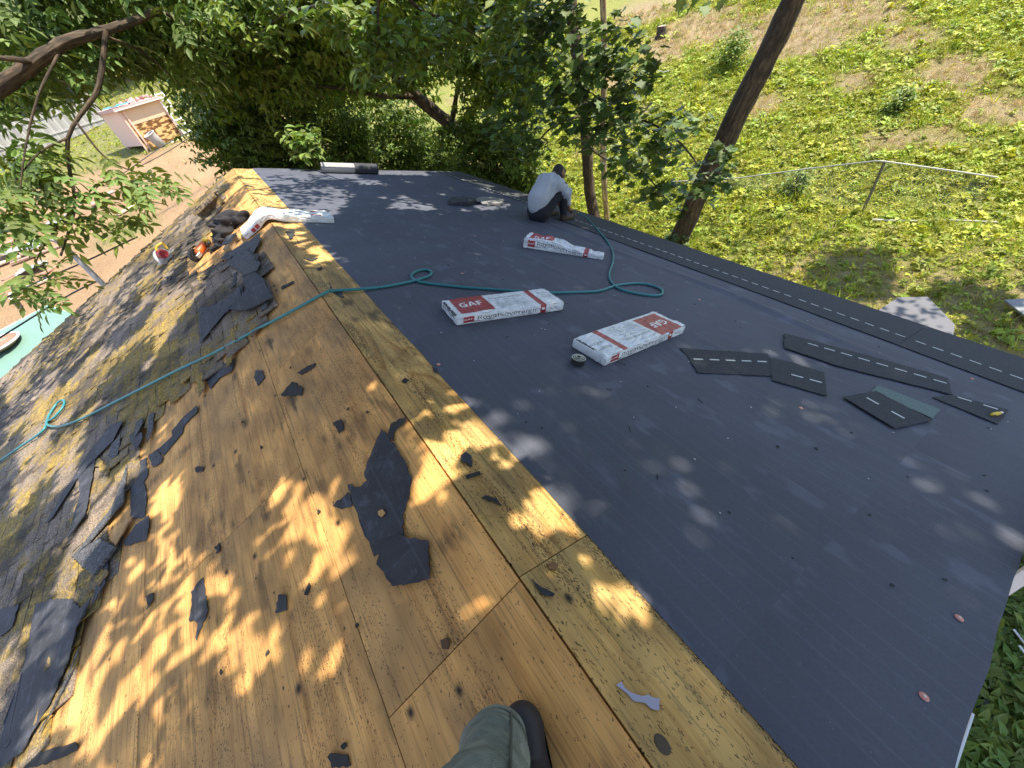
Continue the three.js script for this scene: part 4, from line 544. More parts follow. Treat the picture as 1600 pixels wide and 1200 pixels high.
{ // specks: dust, clippings and granules that nobody could count
  const g = [], q = [], tri = (a, z, s, L) => { const b = new THREE.BoxGeometry(s, 0.002, L); b.applyMatrix4(new THREE.Matrix4().compose(P(a, z, 0.0135), QZ(1).multiply(new THREE.Quaternion().setFromAxisAngle(V3(0, 1, 0), rr(0, 6.28))), one)); return b; };
  for (let k = 0; k < 150; k++) g.push(tri(rr(0.45, 4.6), rr(-7, 0.4), rr(0.003, 0.007), rr(0.004, 0.012))); for (let k = 0; k < 26; k++) q.push(tri(rr(0.5, 4.3), rr(-6, 0.4), 0.004, rr(0.02, 0.07))); for (let k = 0; k < 90; k++) q.push(tri(rr(0.5, 4.6), rr(-7, 0.4), rr(0.005, 0.012), rr(0.006, 0.02)));
  tag(mesh('debris', merge(g), std(0.6, 0.6, 0.56)), 'tiny pale specks strewn over the underlayment', 'debris', null, 'stuff'); tag(mesh('dark_debris', merge(q), std(0.02, 0.02, 0.022)), 'dark clippings strewn over the underlayment', 'debris', null, 'stuff');
}
// ------------------------------------------------------------------ coil of nails
{
  const o = thing('nail_coil', 'round coil of roofing nails standing beside the nearer bundle', 'nail coil'), steel = std(0.34, 0.35, 0.30, 0.4, { metalness: 0.6 }), wire = std(0.05, 0.05, 0.05, 0.5);
  const shank = [], head = []; for (let r = 0; r < 3; r++) for (let k = 0; k < 16 + r * 7; k++) { const a = k / (16 + r * 7) * 6.283 + r, R = 0.018 + r * 0.0135; shank.push(geoAt(new THREE.CylinderGeometry(0.0025, 0.0025, 0.042, 5), Math.cos(a) * R, 0.022, Math.sin(a) * R)); head.push(geoAt(new THREE.CylinderGeometry(0.0052, 0.0052, 0.0018, 8), Math.cos(a) * R, 0.044 + 0.012 * (1 - R / 0.047) + h2(k, r) * 0.002, Math.sin(a) * R)); }
  mesh('nail_shanks', merge(shank), wire, o).userData.kind = 'stuff'; mesh('nail_heads', merge(head), steel, o).userData.kind = 'stuff';
  for (const y of [0.014, 0.032]) { const w = []; for (let k = 0; k <= 90; k++) { const a = k / 90 * 19, R = 0.017 + 0.033 * k / 90; w.push(V3(Math.cos(a) * R, y, Math.sin(a) * R)); } mesh('wire', tube(w, 0.002, 160, 5), wire, o); }
  const [p] = [[1.229,-1.606]]; onRoof(o, p[0], p[1], 0.012);
}
// ------------------------------------------------------------------ shingle bundles
function bundleTex(name, plain = false) {
  const W = 1024, H = 512, c = document.createElement('canvas'); c.width = W; c.height = H; const x = c.getContext('2d'); const red = '#a3262b', ink = '#26262b';
  x.fillStyle = '#e4e6e8'; x.fillRect(0, 0, W, H);
  const top = 344; // px of the 0.335 m face; below it the 0.085 m side
  if (plain) { x.fillStyle = red; for (let k = 0; k < 2; k++) x.fillRect(120 + k * 62, top + 40, 52, 92); x.fillRect(120, 30, 114, 60); x.fillRect(120, 240, 114, 60); } else {
  x.fillStyle = red; x.fillRect(60, 0, 300, top - 40);
  x.save(); x.fillStyle = '#f2f2f2'; x.font = 'bold 110px sans-serif'; x.fillText('GAF', 96, 190); x.restore();
  x.fillStyle = ink; x.font = '46px sans-serif'; x.fillText('RoyalSovereign', 390, 110); x.font = '20px sans-serif'; x.fillStyle = '#4d5056'; x.fillText('Shingles  -  Bardeaux  -  Tejas', 400, 150); for (let k = 0; k < 5; k++) { x.fillStyle = '#8b8f96'; x.fillRect(400, 175 + k * 20, 300 - 36 * (k % 3), 4); }
  x.fillStyle = red; x.fillRect(775, 0, 56, H);
  x.fillStyle = ink; x.font = 'italic 34px serif'; x.fillText('Shingles', 860, 110); x.fillText('Shingles', 868, 190);
  x.fillStyle = red; x.fillRect(60, top + 26, 92, 104); x.fillStyle = '#f2f2f2'; x.font = 'bold 40px sans-serif'; x.fillText('GAF', 64, top + 92);
  x.fillStyle = ink; x.font = '84px sans-serif'; x.fillText(name, 176, top + 104, 560); x.fillStyle = '#f2f2f2'; x.fillRect(788, top + 50, 30, 44); x.fillStyle = ink; x.beginPath(); x.moveTo(870, top + 70); x.lineTo(905, top + 100); x.lineTo(940, top + 60); x.lineWidth = 6; x.stroke(); }
  for (let k = 0; k < 150; k++) { x.strokeStyle = `rgba(${k % 2 ? '60,64,72' : '255,255,255'},${rr(0.05, 0.22)})`; x.lineWidth = rr(0.6, 2.4); const X = rr(0, W), Y = rr(0, H), A = rr(-0.5, 0.5) + (X < 60 || X > 900 ? 1.1 : 0), L = rr(15, 130); x.beginPath(); x.moveTo(X, Y); x.quadraticCurveTo(X + Math.cos(A) * L * 0.5 + rr(-8, 8), Y + Math.sin(A) * L * 0.5 + rr(-8, 8), X + Math.cos(A) * L, Y + Math.sin(A) * L); x.stroke(); }
  for (let k = 0; k < 40; k++) { x.fillStyle = `rgba(70,68,66,${rr(0.02, 0.07)})`; x.beginPath(); x.ellipse(rr(0, W), rr(0, H), rr(8, 60), rr(4, 24), rr(0, 3), 0, 6.29); x.fill(); }
  for (let k = 0; k < 14; k++) { x.fillStyle = '#5b5e66'; x.fillRect(400 + (k % 2) * 190, 205 + Math.floor(k / 2) * 16, rr(90, 170), 2.5); }
  const t = new THREE.CanvasTexture(c); t.colorSpace = THREE.SRGBColorSpace; t.magFilter = THREE.LinearFilter; return t;
}
const texA = bundleTex('RoyalSovereign');
const crinkle = dataTex(512, 512, (i, j) => { const k = Math.abs(fbm(i / 38, j / 60, 4) - 0.5) * 2.4; return [k, k, k]; }, false);
const wrapMat = new THREE.MeshPhysicalMaterial({ map: texA, roughness: 0.42, bumpMap: crinkle, bumpScale: 0.018, clearcoat: 0.4, clearcoatRoughness: 0.35 });
const shingleEdge = std(0.10, 0.10, 0.105, 0.95);
function bundleGeo(L, Hh, Wd, shape, sd) {
  const g = new THREE.BoxGeometry(L, Hh, Wd, 90, 8, 30), p = g.attributes.position, uv = g.attributes.uv, n = g.attributes.normal, r = 0.018, q = V3(0, 0, 0), c = V3(0, 0, 0);
  for (let i = 0; i < p.count; i++) {
    q.fromBufferAttribute(p, i); const nx = n.getX(i), ny = n.getY(i), nz = n.getZ(i), U = q.x / L + 0.5;
    if (ny > 0.5) uv.setXY(i, U, 1 - 0.672 * (q.z / Wd + 0.5)); else if (Math.abs(nz) > 0.5) uv.setXY(i, nz > 0 ? U : 1 - U, 0.328 * (q.y / Hh + 0.5)); else if (Math.abs(nx) > 0.5) uv.setXY(i, nx > 0 ? 0.985 : 0.03, 0.35 + 0.3 * (q.z / Wd + 0.5)); else uv.setXY(i, 0.99, 0.9);
    c.set(clamp(q.x, -L / 2 + r, L / 2 - r), clamp(q.y, -Hh / 2 + r, Hh / 2 - r), clamp(q.z, -Wd / 2 + r, Wd / 2 - r)); const d = q.clone().sub(c); if (d.lengthSq() > 1e-12) q.copy(c).addScaledVector(d.normalize(), r);
    const end = sstep(0.34, 0.5, Math.abs(q.x / L)); const w = 0.008 * (fbm(q.x * 24 + sd, q.z * 18 + q.y * 40, 3) - 0.5) + 0.016 * end * (fbm(q.x * 30 + sd, q.z * 34 + q.y * 60, 3) - 0.5);
    q.x += w * 0.5 * Math.sign(q.x) * end; q.y += ny > 0.5 ? w : 0; q.z += Math.abs(nz) > 0.5 ? w * Math.sign(nz) : 0; q.y += Hh / 2; if (shape) shape(q, U); p.setXYZ(i, q.x, q.y, q.z);
  }
  const m = mergeVertices(new THREE.BufferGeometry().copy(g).deleteAttribute('normal'), 1e-5); m.computeVertexNormals(); return m;
}
function bundle(label, L, Hh, Wd, shape, sd) { const t = thing('shingle_bundle', label, 'shingle bundle', V3(0, 0, 0)); mesh('wrapper', bundleGeo(L, Hh, Wd, shape, sd), wrapMat, t); return t; }
{
  const put = (t, A, B, C, flip) => { // A, B ends of the front long bottom edge, C the back corner by A
    const dx = B[0] - A[0], dz = B[1] - A[1], turn = Math.atan2(-dz, dx), ctr = [(B[0] + C[0]) / 2, (B[1] + C[1]) / 2]; return onRoof(t, ctr[0], ctr[1], 0.010, turn + (flip ? Math.PI : 0)); };
  const b1 = bundle('white and red shingle bundle lying between the hose and the ridge', 1.0, 0.082, 0.335, (q, U) => { q.y *= 1 - 0.10 * sstep(0.25, 0, U); }, 3); put(b1, ...[[0.732,-2.435],[1.739,-2.323],[0.771,-2.8]]);
  const b2 = bundle('white and red shingle bundle turned the other way, nearest the camera beside the nail coil', 1.02, 0.082, 0.32, (q, U) => { q.y *= 1 - 0.06 * sstep(0.8, 1, U); }, 9); put(b2, ...[[1.37,-1.491],[2.412,-1.569],[1.317,-1.8]], true);
  for (const b of [b1, b2]) for (let k = 0; k < 7; k++) mesh('shingle_layer', box(0.02, 0.006, 0.26 - 0.01 * (k % 3), (b === b1 ? -0.49 : 0.492) + rr(-0.004, 0.004), 0.014 + k * 0.0095, rr(-0.01, 0.01)), shingleEdge, b);
  const b3 = bundle('half-emptied crumpled bundle wrapper near the roofer', 1.0, 0.12, 0.30, (q, U) => { const s = 1 - 0.66 * sstep(0.2, 1, U); q.y = q.y * s + 0.055 * (fbm(q.x * 9 + 3, q.z * 12, 3) - 0.45) * (q.y > 0.02 ? 1 : 0); q.z *= 1 - 0.35 * U; q.y = Math.max(q.y, 0); }, 15);
  const [a3, c3] = [[2.578,-4.047],[3.226,-3.281]]; onRoof(b3, (a3[0] + c3[0]) / 2 + 0.06, (a3[1] + c3[1]) / 2 - 0.1, 0.010, Math.atan2(-(c3[1] - a3[1]), c3[0] - a3[0]));
  // bundle bent over the ridge
  const [e1] = [[0.702,-5.696]], [e0] = [[-0.363,-6.071]]; const t = thing('shingle_bundle', 'white bundle draped limply across the ridge, far from the camera', 'shingle bundle', V3(0, 0, 0)), g = bundleGeo(1.0, 0.085, 0.36, null, 21), p = g.attributes.position;
  for (let i = 0; i < p.count; i++) { const s = 0.5 - p.getX(i), a = mix(e0[0], e1[0], s), z = mix(e0[1] - 0.13, e1[1] - 0.17, s) - p.getZ(i), h = p.getY(i) * (1 - 0.25 * sstep(0.25, 0, s)) + 0.012 * (fbm(a * 14, z * 12, 3) - 0.4) * (p.getY(i) > 0.03 ? 1 : 0) + 0.03 * Math.exp(-((a / 0.12) ** 2)) + 0.006, w = sstep(-0.12, 0.12, a), l = V3(a * COS - h * SIN, a * SIN + h * COS, z), r = V3(a * COS + h * SIN, -a * SIN + h * COS, z); l.lerp(r, w); p.setXYZ(i, l.x, l.y - 0.0, l.z); }
  g.computeVertexNormals(); const plain = wrapMat.clone(); plain.map = bundleTex('', true); mesh('wrapper', g, plain, t);
}
// ------------------------------------------------------------------ teal air hose
{
  const A = [[-4.724,-6.236],[-4.394,-6.159],[-3.939,-5.979],[-3.557,-5.837],[-3.537,-6.119],[-3.441,-6.282],[-3.314,-6.173],[-3.286,-5.992],[-3.409,-5.916],[-3.547,-5.995],[-3.435,-5.777],[-3.185,-5.467],[-2.805,-5.151],[-2.322,-4.83],[-1.879,-4.536],[-1.469,-4.265],[-1.089,-4.036],[-0.663,-3.786],[-0.336,-3.578]].map(([a, z]) => P(Math.min(a, -0.01), z, a < -1.2 ? 0.045 : 0.024)), top = [[-0.015,-3.405],[0.093,-3.436]].map(([a, z]) => P(Math.max(a, 0.02), z, 0.02)), B = [[0.292,-3.39],[0.508,-3.369],[0.763,-3.406],[0.972,-3.472],[1.059,-3.573],[1.037,-3.659],[0.926,-3.639],[0.831,-3.523],[0.844,-3.376],[1.001,-3.23],[1.241,-3.054],[1.548,-2.867],[1.811,-2.713],[2.125,-2.606],[2.371,-2.545],[2.694,-2.586],[2.987,-2.533],[3.074,-2.364],[2.989,-2.248],[2.874,-2.222],[2.729,-2.315],[2.627,-2.481],[2.675,-2.651],[2.855,-2.87],[3.259,-3.195],[3.612,-3.54],[3.947,-3.971],[4.349,-4.601],[4.746,-5.259],[4.807,-5.491]].map(([a, z]) => P(a, z, 0.024));
  const o = thing('air_hose', 'teal air hose looping over the ridge from the mossy shingles to the roofer', 'hose'); mesh('hose', tube([...A, ...top, ...B], 0.0125, 700, 8), std(0.03, 0.20, 0.215, 0.42), o);
  const d = B[B.length - 1].clone().sub(B[B.length - 2]).normalize(); const f = mesh('fitting', new THREE.CylinderGeometry(0.017, 0.017, 0.07, 12), std(0.5, 0.38, 0.12, 0.35, { metalness: 0.8 }), o); f.position.copy(B[B.length - 1]).addScaledVector(d, 0.03); f.quaternion.setFromUnitVectors(V3(0, 1, 0), d);
}
// ------------------------------------------------------------------ roll of underlayment and litter at the far edge
{
  const [r0, r1] = [[1.527,-9.8],[2.691,-9.725]], L = Math.hypot(r1[0] - r0[0], r1[1] - r0[1]), ang = Math.atan2(-(r1[1] - r0[1]), r1[0] - r0[0]);
  const o = thing('underlayment_roll', 'rolled-up pale underlayment with a black wrapped end at the far roof edge', 'roll'); const R = 0.10, spiral = (x0, x1, Ro) => { const pts = []; for (let k = 0; k <= 70; k++) { const t = k / 70 * 5.2 * 6.283; pts.push([Math.cos(t) * (Ro - 0.05 + 0.05 * k / 70), Math.sin(t) * (Ro - 0.05 + 0.05 * k / 70)]); } const pos = [], idx = []; for (const [y, z] of pts) { pos.push(x0, y, z, x1, y, z); } for (let k = 0; k < 70; k++) { const a = k * 2; idx.push(a, a + 1, a + 2, a + 1, a + 3, a + 2); } const g = new THREE.BufferGeometry(); g.setAttribute('position', new THREE.Float32BufferAttribute(pos, 3)); g.setIndex(idx); g.computeVertexNormals(); return geoAt(g, 0, Ro, 0); };
  mesh('rolled_sheet', spiral(-L / 2, L * 0.06, R), std(0.30, 0.29, 0.29, 0.75, { side: THREE.DoubleSide }), o); mesh('wrapped_end', merge(geoAt(new THREE.CylinderGeometry(R + 0.008, R + 0.004, L * 0.42, 28, 6), L * 0.27, R, 0, 0, 0, Math.PI / 2)), feltScrap, o); mesh('core', geoAt(new THREE.CylinderGeometry(0.04, 0.04, L * 0.99, 18, 1, true), 0, R, 0, 0, 0, Math.PI / 2), std(0.4, 0.28, 0.16, 0.9, { side: THREE.DoubleSide }), o);
  onRoof(o, (r0[0] + r1[0]) / 2, (r0[1] + r1[1]) / 2, 0.008, ang);
  const cr = (poly, mat, label, cat, hh, b) => { const { g, cx, cz } = slabGeo(poly, 0.02, { rough: 0.03, bump: b }); const p = g.attributes.position; for (let i = 0; i < p.count; i++) if (p.getY(i) > 0.012) p.setY(i, p.getY(i) + hh * fbm(p.getX(i) * 9 + 2, p.getZ(i) * 9, 3)); g.computeVertexNormals(); const m = tag(mesh(cat.replace(' ', '_'), g, mat), label, cat); m.position.copy(P(cx, cz, 0.01)); m.quaternion.copy(QZ(1)); };
  cr([[2.739,-6.505],[2.974,-6.843],[3.466,-6.903],[3.346,-6.584],[3.087,-6.358]], feltScrap, 'black rolled felt lying beside the crumpled clear wrapper near the roofer', 'felt roll', 0.05, 0.02);
  cr([[3.334,-6.585],[3.569,-6.893],[3.895,-6.919],[4.032,-6.729],[3.766,-6.37],[3.383,-6.317]], std(0.22, 0.215, 0.21, 0.4), 'crumpled pale wrapper beside the black rolled felt', 'plastic wrapper', 0.03, 0.02);
}
// ------------------------------------------------------------------ tools and clothes on the left slope near the draped bundle
{
  const at = (o, p, h, turn) => onRoof(o, p[0], p[1], h, turn), orange = std(0.72, 0.13, 0.02, 0.45), blackP = std(0.018, 0.018, 0.02, 0.55), yellow = std(0.75, 0.50, 0.05, 0.5), whiteP = std(0.75, 0.75, 0.73, 0.5), redP = std(0.30, 0.02, 0.03, 0.5), steel = std(0.5, 0.5, 0.5, 0.35, { metalness: 0.8 });
  const n = thing('coil_nailer', 'orange and black coil nail gun with a yellow cap lying on the plywood patch', 'nail gun');
  mesh('body', geoAt(new THREE.CapsuleGeometry(0.052, 0.12, 6, 16), 0, 0.07, 0, 0, 0, Math.PI / 2), orange, n); mesh('end_cap', geoAt(new THREE.CylinderGeometry(0.055, 0.045, 0.05, 18), 0.13, 0.07, 0, 0, 0, -Math.PI / 2), yellow, n); mesh('magazine', merge(geoAt(new THREE.CylinderGeometry(0.085, 0.085, 0.055, 24), -0.11, 0.06, -0.05, Math.PI / 2), geoAt(new THREE.CylinderGeometry(0.03, 0.03, 0.075, 14), -0.11, 0.06, -0.05, Math.PI / 2)), blackP, n); mesh('handle', geoAt(new THREE.CapsuleGeometry(0.024, 0.15, 5, 12), 0.05, 0.06, 0.12, Math.PI / 2 - 0.25, 0, 0.2), blackP, n); mesh('nose', geoAt(new RoundedBoxGeometry(0.08, 0.05, 0.04, 2, 0.008), -0.12, 0.05, 0.03), steel, n);
  at(n, [[-0.975,-6.969]][0], 0.0, 0.7);
  const s = thing('circular_saw', 'circular saw with white guard, dark red motor and yellow handle on the mossy shingles', 'circular saw');
  const gs = new THREE.Shape(); gs.absarc(0, 0, 0.11, 0, Math.PI * 2, false); mesh('blade_guard', geoAt(new THREE.ExtrudeGeometry(gs, { depth: 0.04, bevelEnabled: true, bevelSize: 0.006, bevelThickness: 0.006, bevelSegments: 2 }), 0, 0.07, 0.03), whiteP, s); mesh('motor', geoAt(new THREE.CylinderGeometry(0.058, 0.064, 0.13, 20), 0, 0.11, 0.14, Math.PI / 2), redP, s); mesh('base_plate', geoAt(new RoundedBoxGeometry(0.32, 0.008, 0.17, 2, 0.003), 0, 0.045, 0.07), steel, s); mesh('handle', tube([V3(0.12, 0.10, 0.1), V3(0.15, 0.18, 0.1), V3(0.06, 0.21, 0.1), V3(0.0, 0.18, 0.1)], 0.018, 20, 10), yellow, s); mesh('blade', geoAt(new THREE.CylinderGeometry(0.092, 0.092, 0.003, 40), 0, 0.065, 0.05, Math.PI / 2), steel, s);
  at(s, [[-1.658,-8.105]][0], 0.03, 0.5);
  const j = thing('jacket', 'black jacket heaped on the left slope beside the end of the draped bundle', 'jacket'); const jg = blob([[-0.2, 0.07, 0, 0.10, 0.1, 0.12, -0.08, 0.12], [0.1, 0.12, -0.08, 0.12, 0.24, 0.05, 0.1, 0.08], [-0.1, 0.08, 0.1, 0.08, -0.02, 0.16, -0.2, 0.09], [-0.25, 0.04, 0.14, 0.06, -0.36, 0.03, 0.02, 0.05], [0.1, 0.05, -0.2, 0.07, 0.25, 0.03, -0.28, 0.05]], 72, 0.014); { const p = jg.attributes.position, nn = jg.attributes.normal; for (let i = 0; i < p.count; i++) { const f = 0.055 * (Math.abs(fbm(p.getX(i) * 10 + p.getY(i) * 8, p.getZ(i) * 7, 2) - 0.5) * 4 - 0.5) + 0.02 * (fbm(p.getX(i) * 30, p.getZ(i) * 24 + p.getY(i) * 20, 2) - 0.5); p.setXYZ(i, p.getX(i) + nn.getX(i) * f, Math.max(0, p.getY(i) + nn.getY(i) * f), p.getZ(i) + nn.getZ(i) * f); } jg.computeVertexNormals(); } mesh('cloth', jg, std(0.022, 0.02, 0.023, 0.95), j); at(j, [[-0.512,-6.844]][0], 0.0, 0.3); j.scale.set(0.95, 0.75, 0.9);
  const b = thing('wooden_block', 'short cut wooden block at the foot of the black jacket heap', 'wood block'); mesh('block', geoAt(new RoundedBoxGeometry(0.26, 0.07, 0.10, 1, 0.004), 0, 0.035, 0), std(0.34, 0.24, 0.14, 0.85), b); mesh('felt_flap', geoAt(new RoundedBoxGeometry(0.20, 0.012, 0.17, 1, 0.004), 0.04, 0.078, -0.01, 0.12), std(0.10, 0.09, 0.085), b); at(b, [[-0.553,-6.25]][0], 0.002, 0.9);
  const c = thing('chalk_bottle', 'small bottle with an orange cap lying between the nail gun and the jacket', 'bottle'); mesh('bottle', geoAt(new THREE.LatheGeometry([[0, 0], [0.032, 0.004], [0.034, 0.10], [0.016, 0.13], [0.014, 0.14]].map((p) => new THREE.Vector2(...p)), 18), 0, 0.034, 0, Math.PI / 2), yellow, c); mesh('cap', geoAt(new THREE.CylinderGeometry(0.026, 0.03, 0.06, 16), 0, 0.034, 0.165, Math.PI / 2), orange, c); at(c, [[-0.788,-7.154]][0], 0.004, 2.4);
  const g = thing('work_gloves', 'pale crumpled work gloves beside the jacket heap', 'gloves'); mesh('glove', blob([[0, 0.02, 0, 0.03, 0.1, 0.02, 0.03, 0.035], [0.1, 0.02, 0.03, 0.014, 0.19, 0.015, 0.08, 0.011], [0.1, 0.02, 0.03, 0.014, 0.2, 0.02, 0.045, 0.012], [0.1, 0.02, 0.03, 0.014, 0.2, 0.015, 0.01, 0.011], [0.1, 0.02, 0.02, 0.013, 0.17, 0.015, -0.02, 0.010], [0.04, 0.02, 0.01, 0.016, 0.09, 0.02, -0.06, 0.012]], 44, 0.006, 0.02), std(0.5, 0.48, 0.42, 0.9), g); at(g, [[-0.669,-7.121]][0], 0.002, 1.2);
  // rolled-back shingle
  const [q0, q1] = [[-0.897,-8.529],[-0.419,-8.487]]; const rl = thing('rolled_shingle', 'curled-over slab of old shingle at the top of the left slope beyond the tools', 'shingle slab'), rg = new THREE.CylinderGeometry(0.085, 0.095, Math.hypot(q1[0] - q0[0], q1[1] - q0[1]), 22, 5, true, 0.4, 4.9); mesh('curled_slab', geoAt(rg, 0, 0.085, 0, 0, 0, Math.PI / 2), new THREE.MeshStandardMaterial({ map: mossTex, roughness: 1, side: THREE.DoubleSide }), rl); onRoof(rl, (q0[0] + q1[0]) / 2, (q0[1] + q1[1]) / 2, 0.012, Math.atan2(-(q1[1] - q0[1]), q1[0] - q0[0]));
}
// ------------------------------------------------------------------ people
function shifted(g, amp, freq, sd) { const p = g.attributes.position, n = g.attributes.normal; for (let i = 0; i < p.count; i++) { const f = amp * (fbm(p.getX(i) * freq + sd, p.getY(i) * freq * 1.7 + p.getZ(i) * freq, 3) - 0.5) * 2; p.setXYZ(i, p.getX(i) + n.getX(i) * f, p.getY(i) + n.getY(i) * f, p.getZ(i) + n.getZ(i) * f); } g.computeVertexNormals(); return g; }
{
  const skin = std(0.22, 0.115, 0.07, 0.6), shirt = std(0.38, 0.40, 0.43, 0.92), denim = std(0.012, 0.013, 0.019, 0.9), hair = std(0.012, 0.010, 0.009, 0.7), boot = std(0.05, 0.032, 0.02, 0.7);
  const [bp] = [[3.746,-5.27]], o = thing('person', 'roofer in grey-blue shirt and dark trousers crouched at the far eave with head bowed', 'person', P(bp[0], bp[1], 0.012)); o.rotation.y = 0.12;
  const lean = (l) => l.map((q) => { const r = q.slice(); for (const k of [0, 4]) { const s = sstep(0.3, 0.56, q[k + 1]); r[k] += 0.085 * s; r[k + 1] -= 0.075 * s; } return r; });
  const torso = [[0, 0.16, 0, 0.135, 0.05, 0.33, 0, 0.125], [0.05, 0.33, 0, 0.125, 0.19, 0.50, 0, 0.13], [0.19, 0.50, -0.09, 0.10, 0.19, 0.50, 0.09, 0.10], [0.24, 0.56, -0.16, 0.06, 0.24, 0.56, 0.16, 0.06]], arms = (s) => [[0.25, 0.55, s * 0.185, 0.055, 0.42, 0.30, s * 0.25, 0.045], [0.42, 0.30, s * 0.25, 0.043, 0.56, 0.02, s * 0.11, 0.029]], legs = (s) => [[0.02, 0.13, s * 0.09, 0.105, 0.42, 0.37, s * 0.16, 0.074], [0.42, 0.37, s * 0.16, 0.070, 0.38, -0.05, s * 0.17, 0.047]];
  const hand = (s) => { const w = [0.56, 0.02, s * 0.11], pl = [0.605, -0.06, s * 0.09], f = []; for (let k = 0; k < 4; k++) { const z = pl[2] + (k - 1.5) * 0.02; f.push([pl[0], pl[1], z, 0.011, pl[0] + 0.035, pl[1] - 0.03 + 0.004 * k, z, 0.009], [pl[0] + 0.035, pl[1] - 0.03 + 0.004 * k, z, 0.009, pl[0] + 0.03, pl[1] - 0.065 + 0.006 * Math.abs(k - 1), z, 0.008]); } return [[...w, 0.027, ...pl, 0.030], ...f, [w[0] + 0.01, w[1] - 0.03, w[2] - s * 0.025, 0.013, pl[0] + 0.03, pl[1] - 0.01, pl[2] - s * 0.05, 0.009]]; };
  const head = [[0.28, 0.58, 0, 0.058, 0.39, 0.615, 0, 0.056], [0.45, 0.625, 0, 0.090, 0.475, 0.565, 0, 0.078], [0.475, 0.515, 0, 0.052, 0.465, 0.487, 0, 0.035], [0.54, 0.525, 0, 0.016, 0.545, 0.50, 0, 0.012], [0.44, 0.575, -0.086, 0.016, 0.435, 0.60, -0.09, 0.018], [0.44, 0.575, 0.086, 0.016, 0.435, 0.60, 0.09, 0.018]];
  const thin = (b, k) => b.map((q) => q.map((v, i) => (i === 3 || i === 7 ? v * k : v)));
  const trunk = mergeGeometries([blob(thin(lean([...torso, ...arms(1), ...arms(-1)]).concat(legs(1), legs(-1)), 0.88).concat(lean(head.slice(0, 1))), 60, 0.02), blob(lean(head), 60, 0.010), blob(hand(1), 50, 0.005, 0.02), blob(hand(-1), 50, 0.005, 0.02)].map((g) => (g.deleteAttribute('uv'), g)));
  mesh('body', trunk, skin, o);
  const sg = blob(lean([[-0.01, 0.225, 0, 0.142, 0.04, 0.33, 0, 0.145], [0.05, 0.33, -0.05, 0.128, 0.18, 0.50, -0.05, 0.138], [0.05, 0.33, 0.05, 0.128, 0.18, 0.50, 0.05, 0.138], [0.235, 0.545, -0.13, 0.082, 0.235, 0.545, 0.13, 0.082], [0.28, 0.58, 0, 0.064, 0.30, 0.595, 0, 0.062], [0.24, 0.55, 0.175, 0.072, 0.41, 0.32, 0.245, 0.06], [0.24, 0.55, -0.175, 0.072, 0.41, 0.32, -0.245, 0.06], [0.41, 0.32, 0.245, 0.058, 0.52, 0.10, 0.15, 0.046], [0.41, 0.32, -0.245, 0.058, 0.52, 0.10, -0.15, 0.046]]), 72, 0.028);
  { const p = sg.attributes.position, n = sg.attributes.normal; for (let i = 0; i < p.count; i++) { const X = p.getX(i), Y = p.getY(i), Z = p.getZ(i), f = 0.011 * Math.sin(Y * 62 - X * 46 + 5 * fbm(X * 5, Y * 5 + Z * 6, 2)) * sstep(-0.06, 0.14, X) * sstep(0.02, 0.1, Math.abs(Z)) + 0.012 * (fbm(X * 14, Y * 9 + Z * 14, 3) - 0.5); p.setXYZ(i, X + n.getX(i) * f, Y + n.getY(i) * f, Z + n.getZ(i) * f); } sg.computeVertexNormals(); }
  mesh('shirt', sg, shirt, o);
  mesh('trousers', shifted(blob([[0.0, 0.13, -0.05, 0.14, 0.0, 0.13, 0.05, 0.14], ...legs(1), ...legs(-1)].map((q) => q.map((v, i) => (i === 3 || i === 7 ? v + 0.008 : v))), 60, 0.016), 0.006, 16, 9), denim, o);
  mesh('hair', blob(lean([[0.445, 0.65, 0, 0.086, 0.505, 0.605, 0, 0.068], [0.405, 0.615, -0.02, 0.068, 0.405, 0.615, 0.02, 0.068]]), 40, 0.01), hair, o);
  for (const s of [-1, 1]) mesh('boot', blob([[0.36, -0.085, s * 0.17, 0.048, 0.42, -0.105, s * 0.17, 0.046], [0.42, -0.105, s * 0.17, 0.046, 0.56, -0.155, s * 0.175, 0.040], [0.37, -0.03, s * 0.17, 0.05, 0.37, -0.08, s * 0.17, 0.05]], 44, 0.012), boot, o);
  const tl = thing('hammer_tacker', 'dark hand tool under the hands of the crouched roofer', 'hand tool'); mesh('handle', geoAt(new THREE.CapsuleGeometry(0.014, 0.22, 4, 10), 0, 0.03, 0, 0, 0, Math.PI / 2), std(0.1, 0.05, 0.03, 0.6), tl); mesh('head', geoAt(new RoundedBoxGeometry(0.05, 0.05, 0.04, 2, 0.006), 0.14, 0.03, 0), std(0.2, 0.2, 0.2, 0.4, { metalness: 0.8 }), tl); onRoof(tl, bp[0] + 0.66, bp[1] + 0.02, 0.03, 0.4);
}
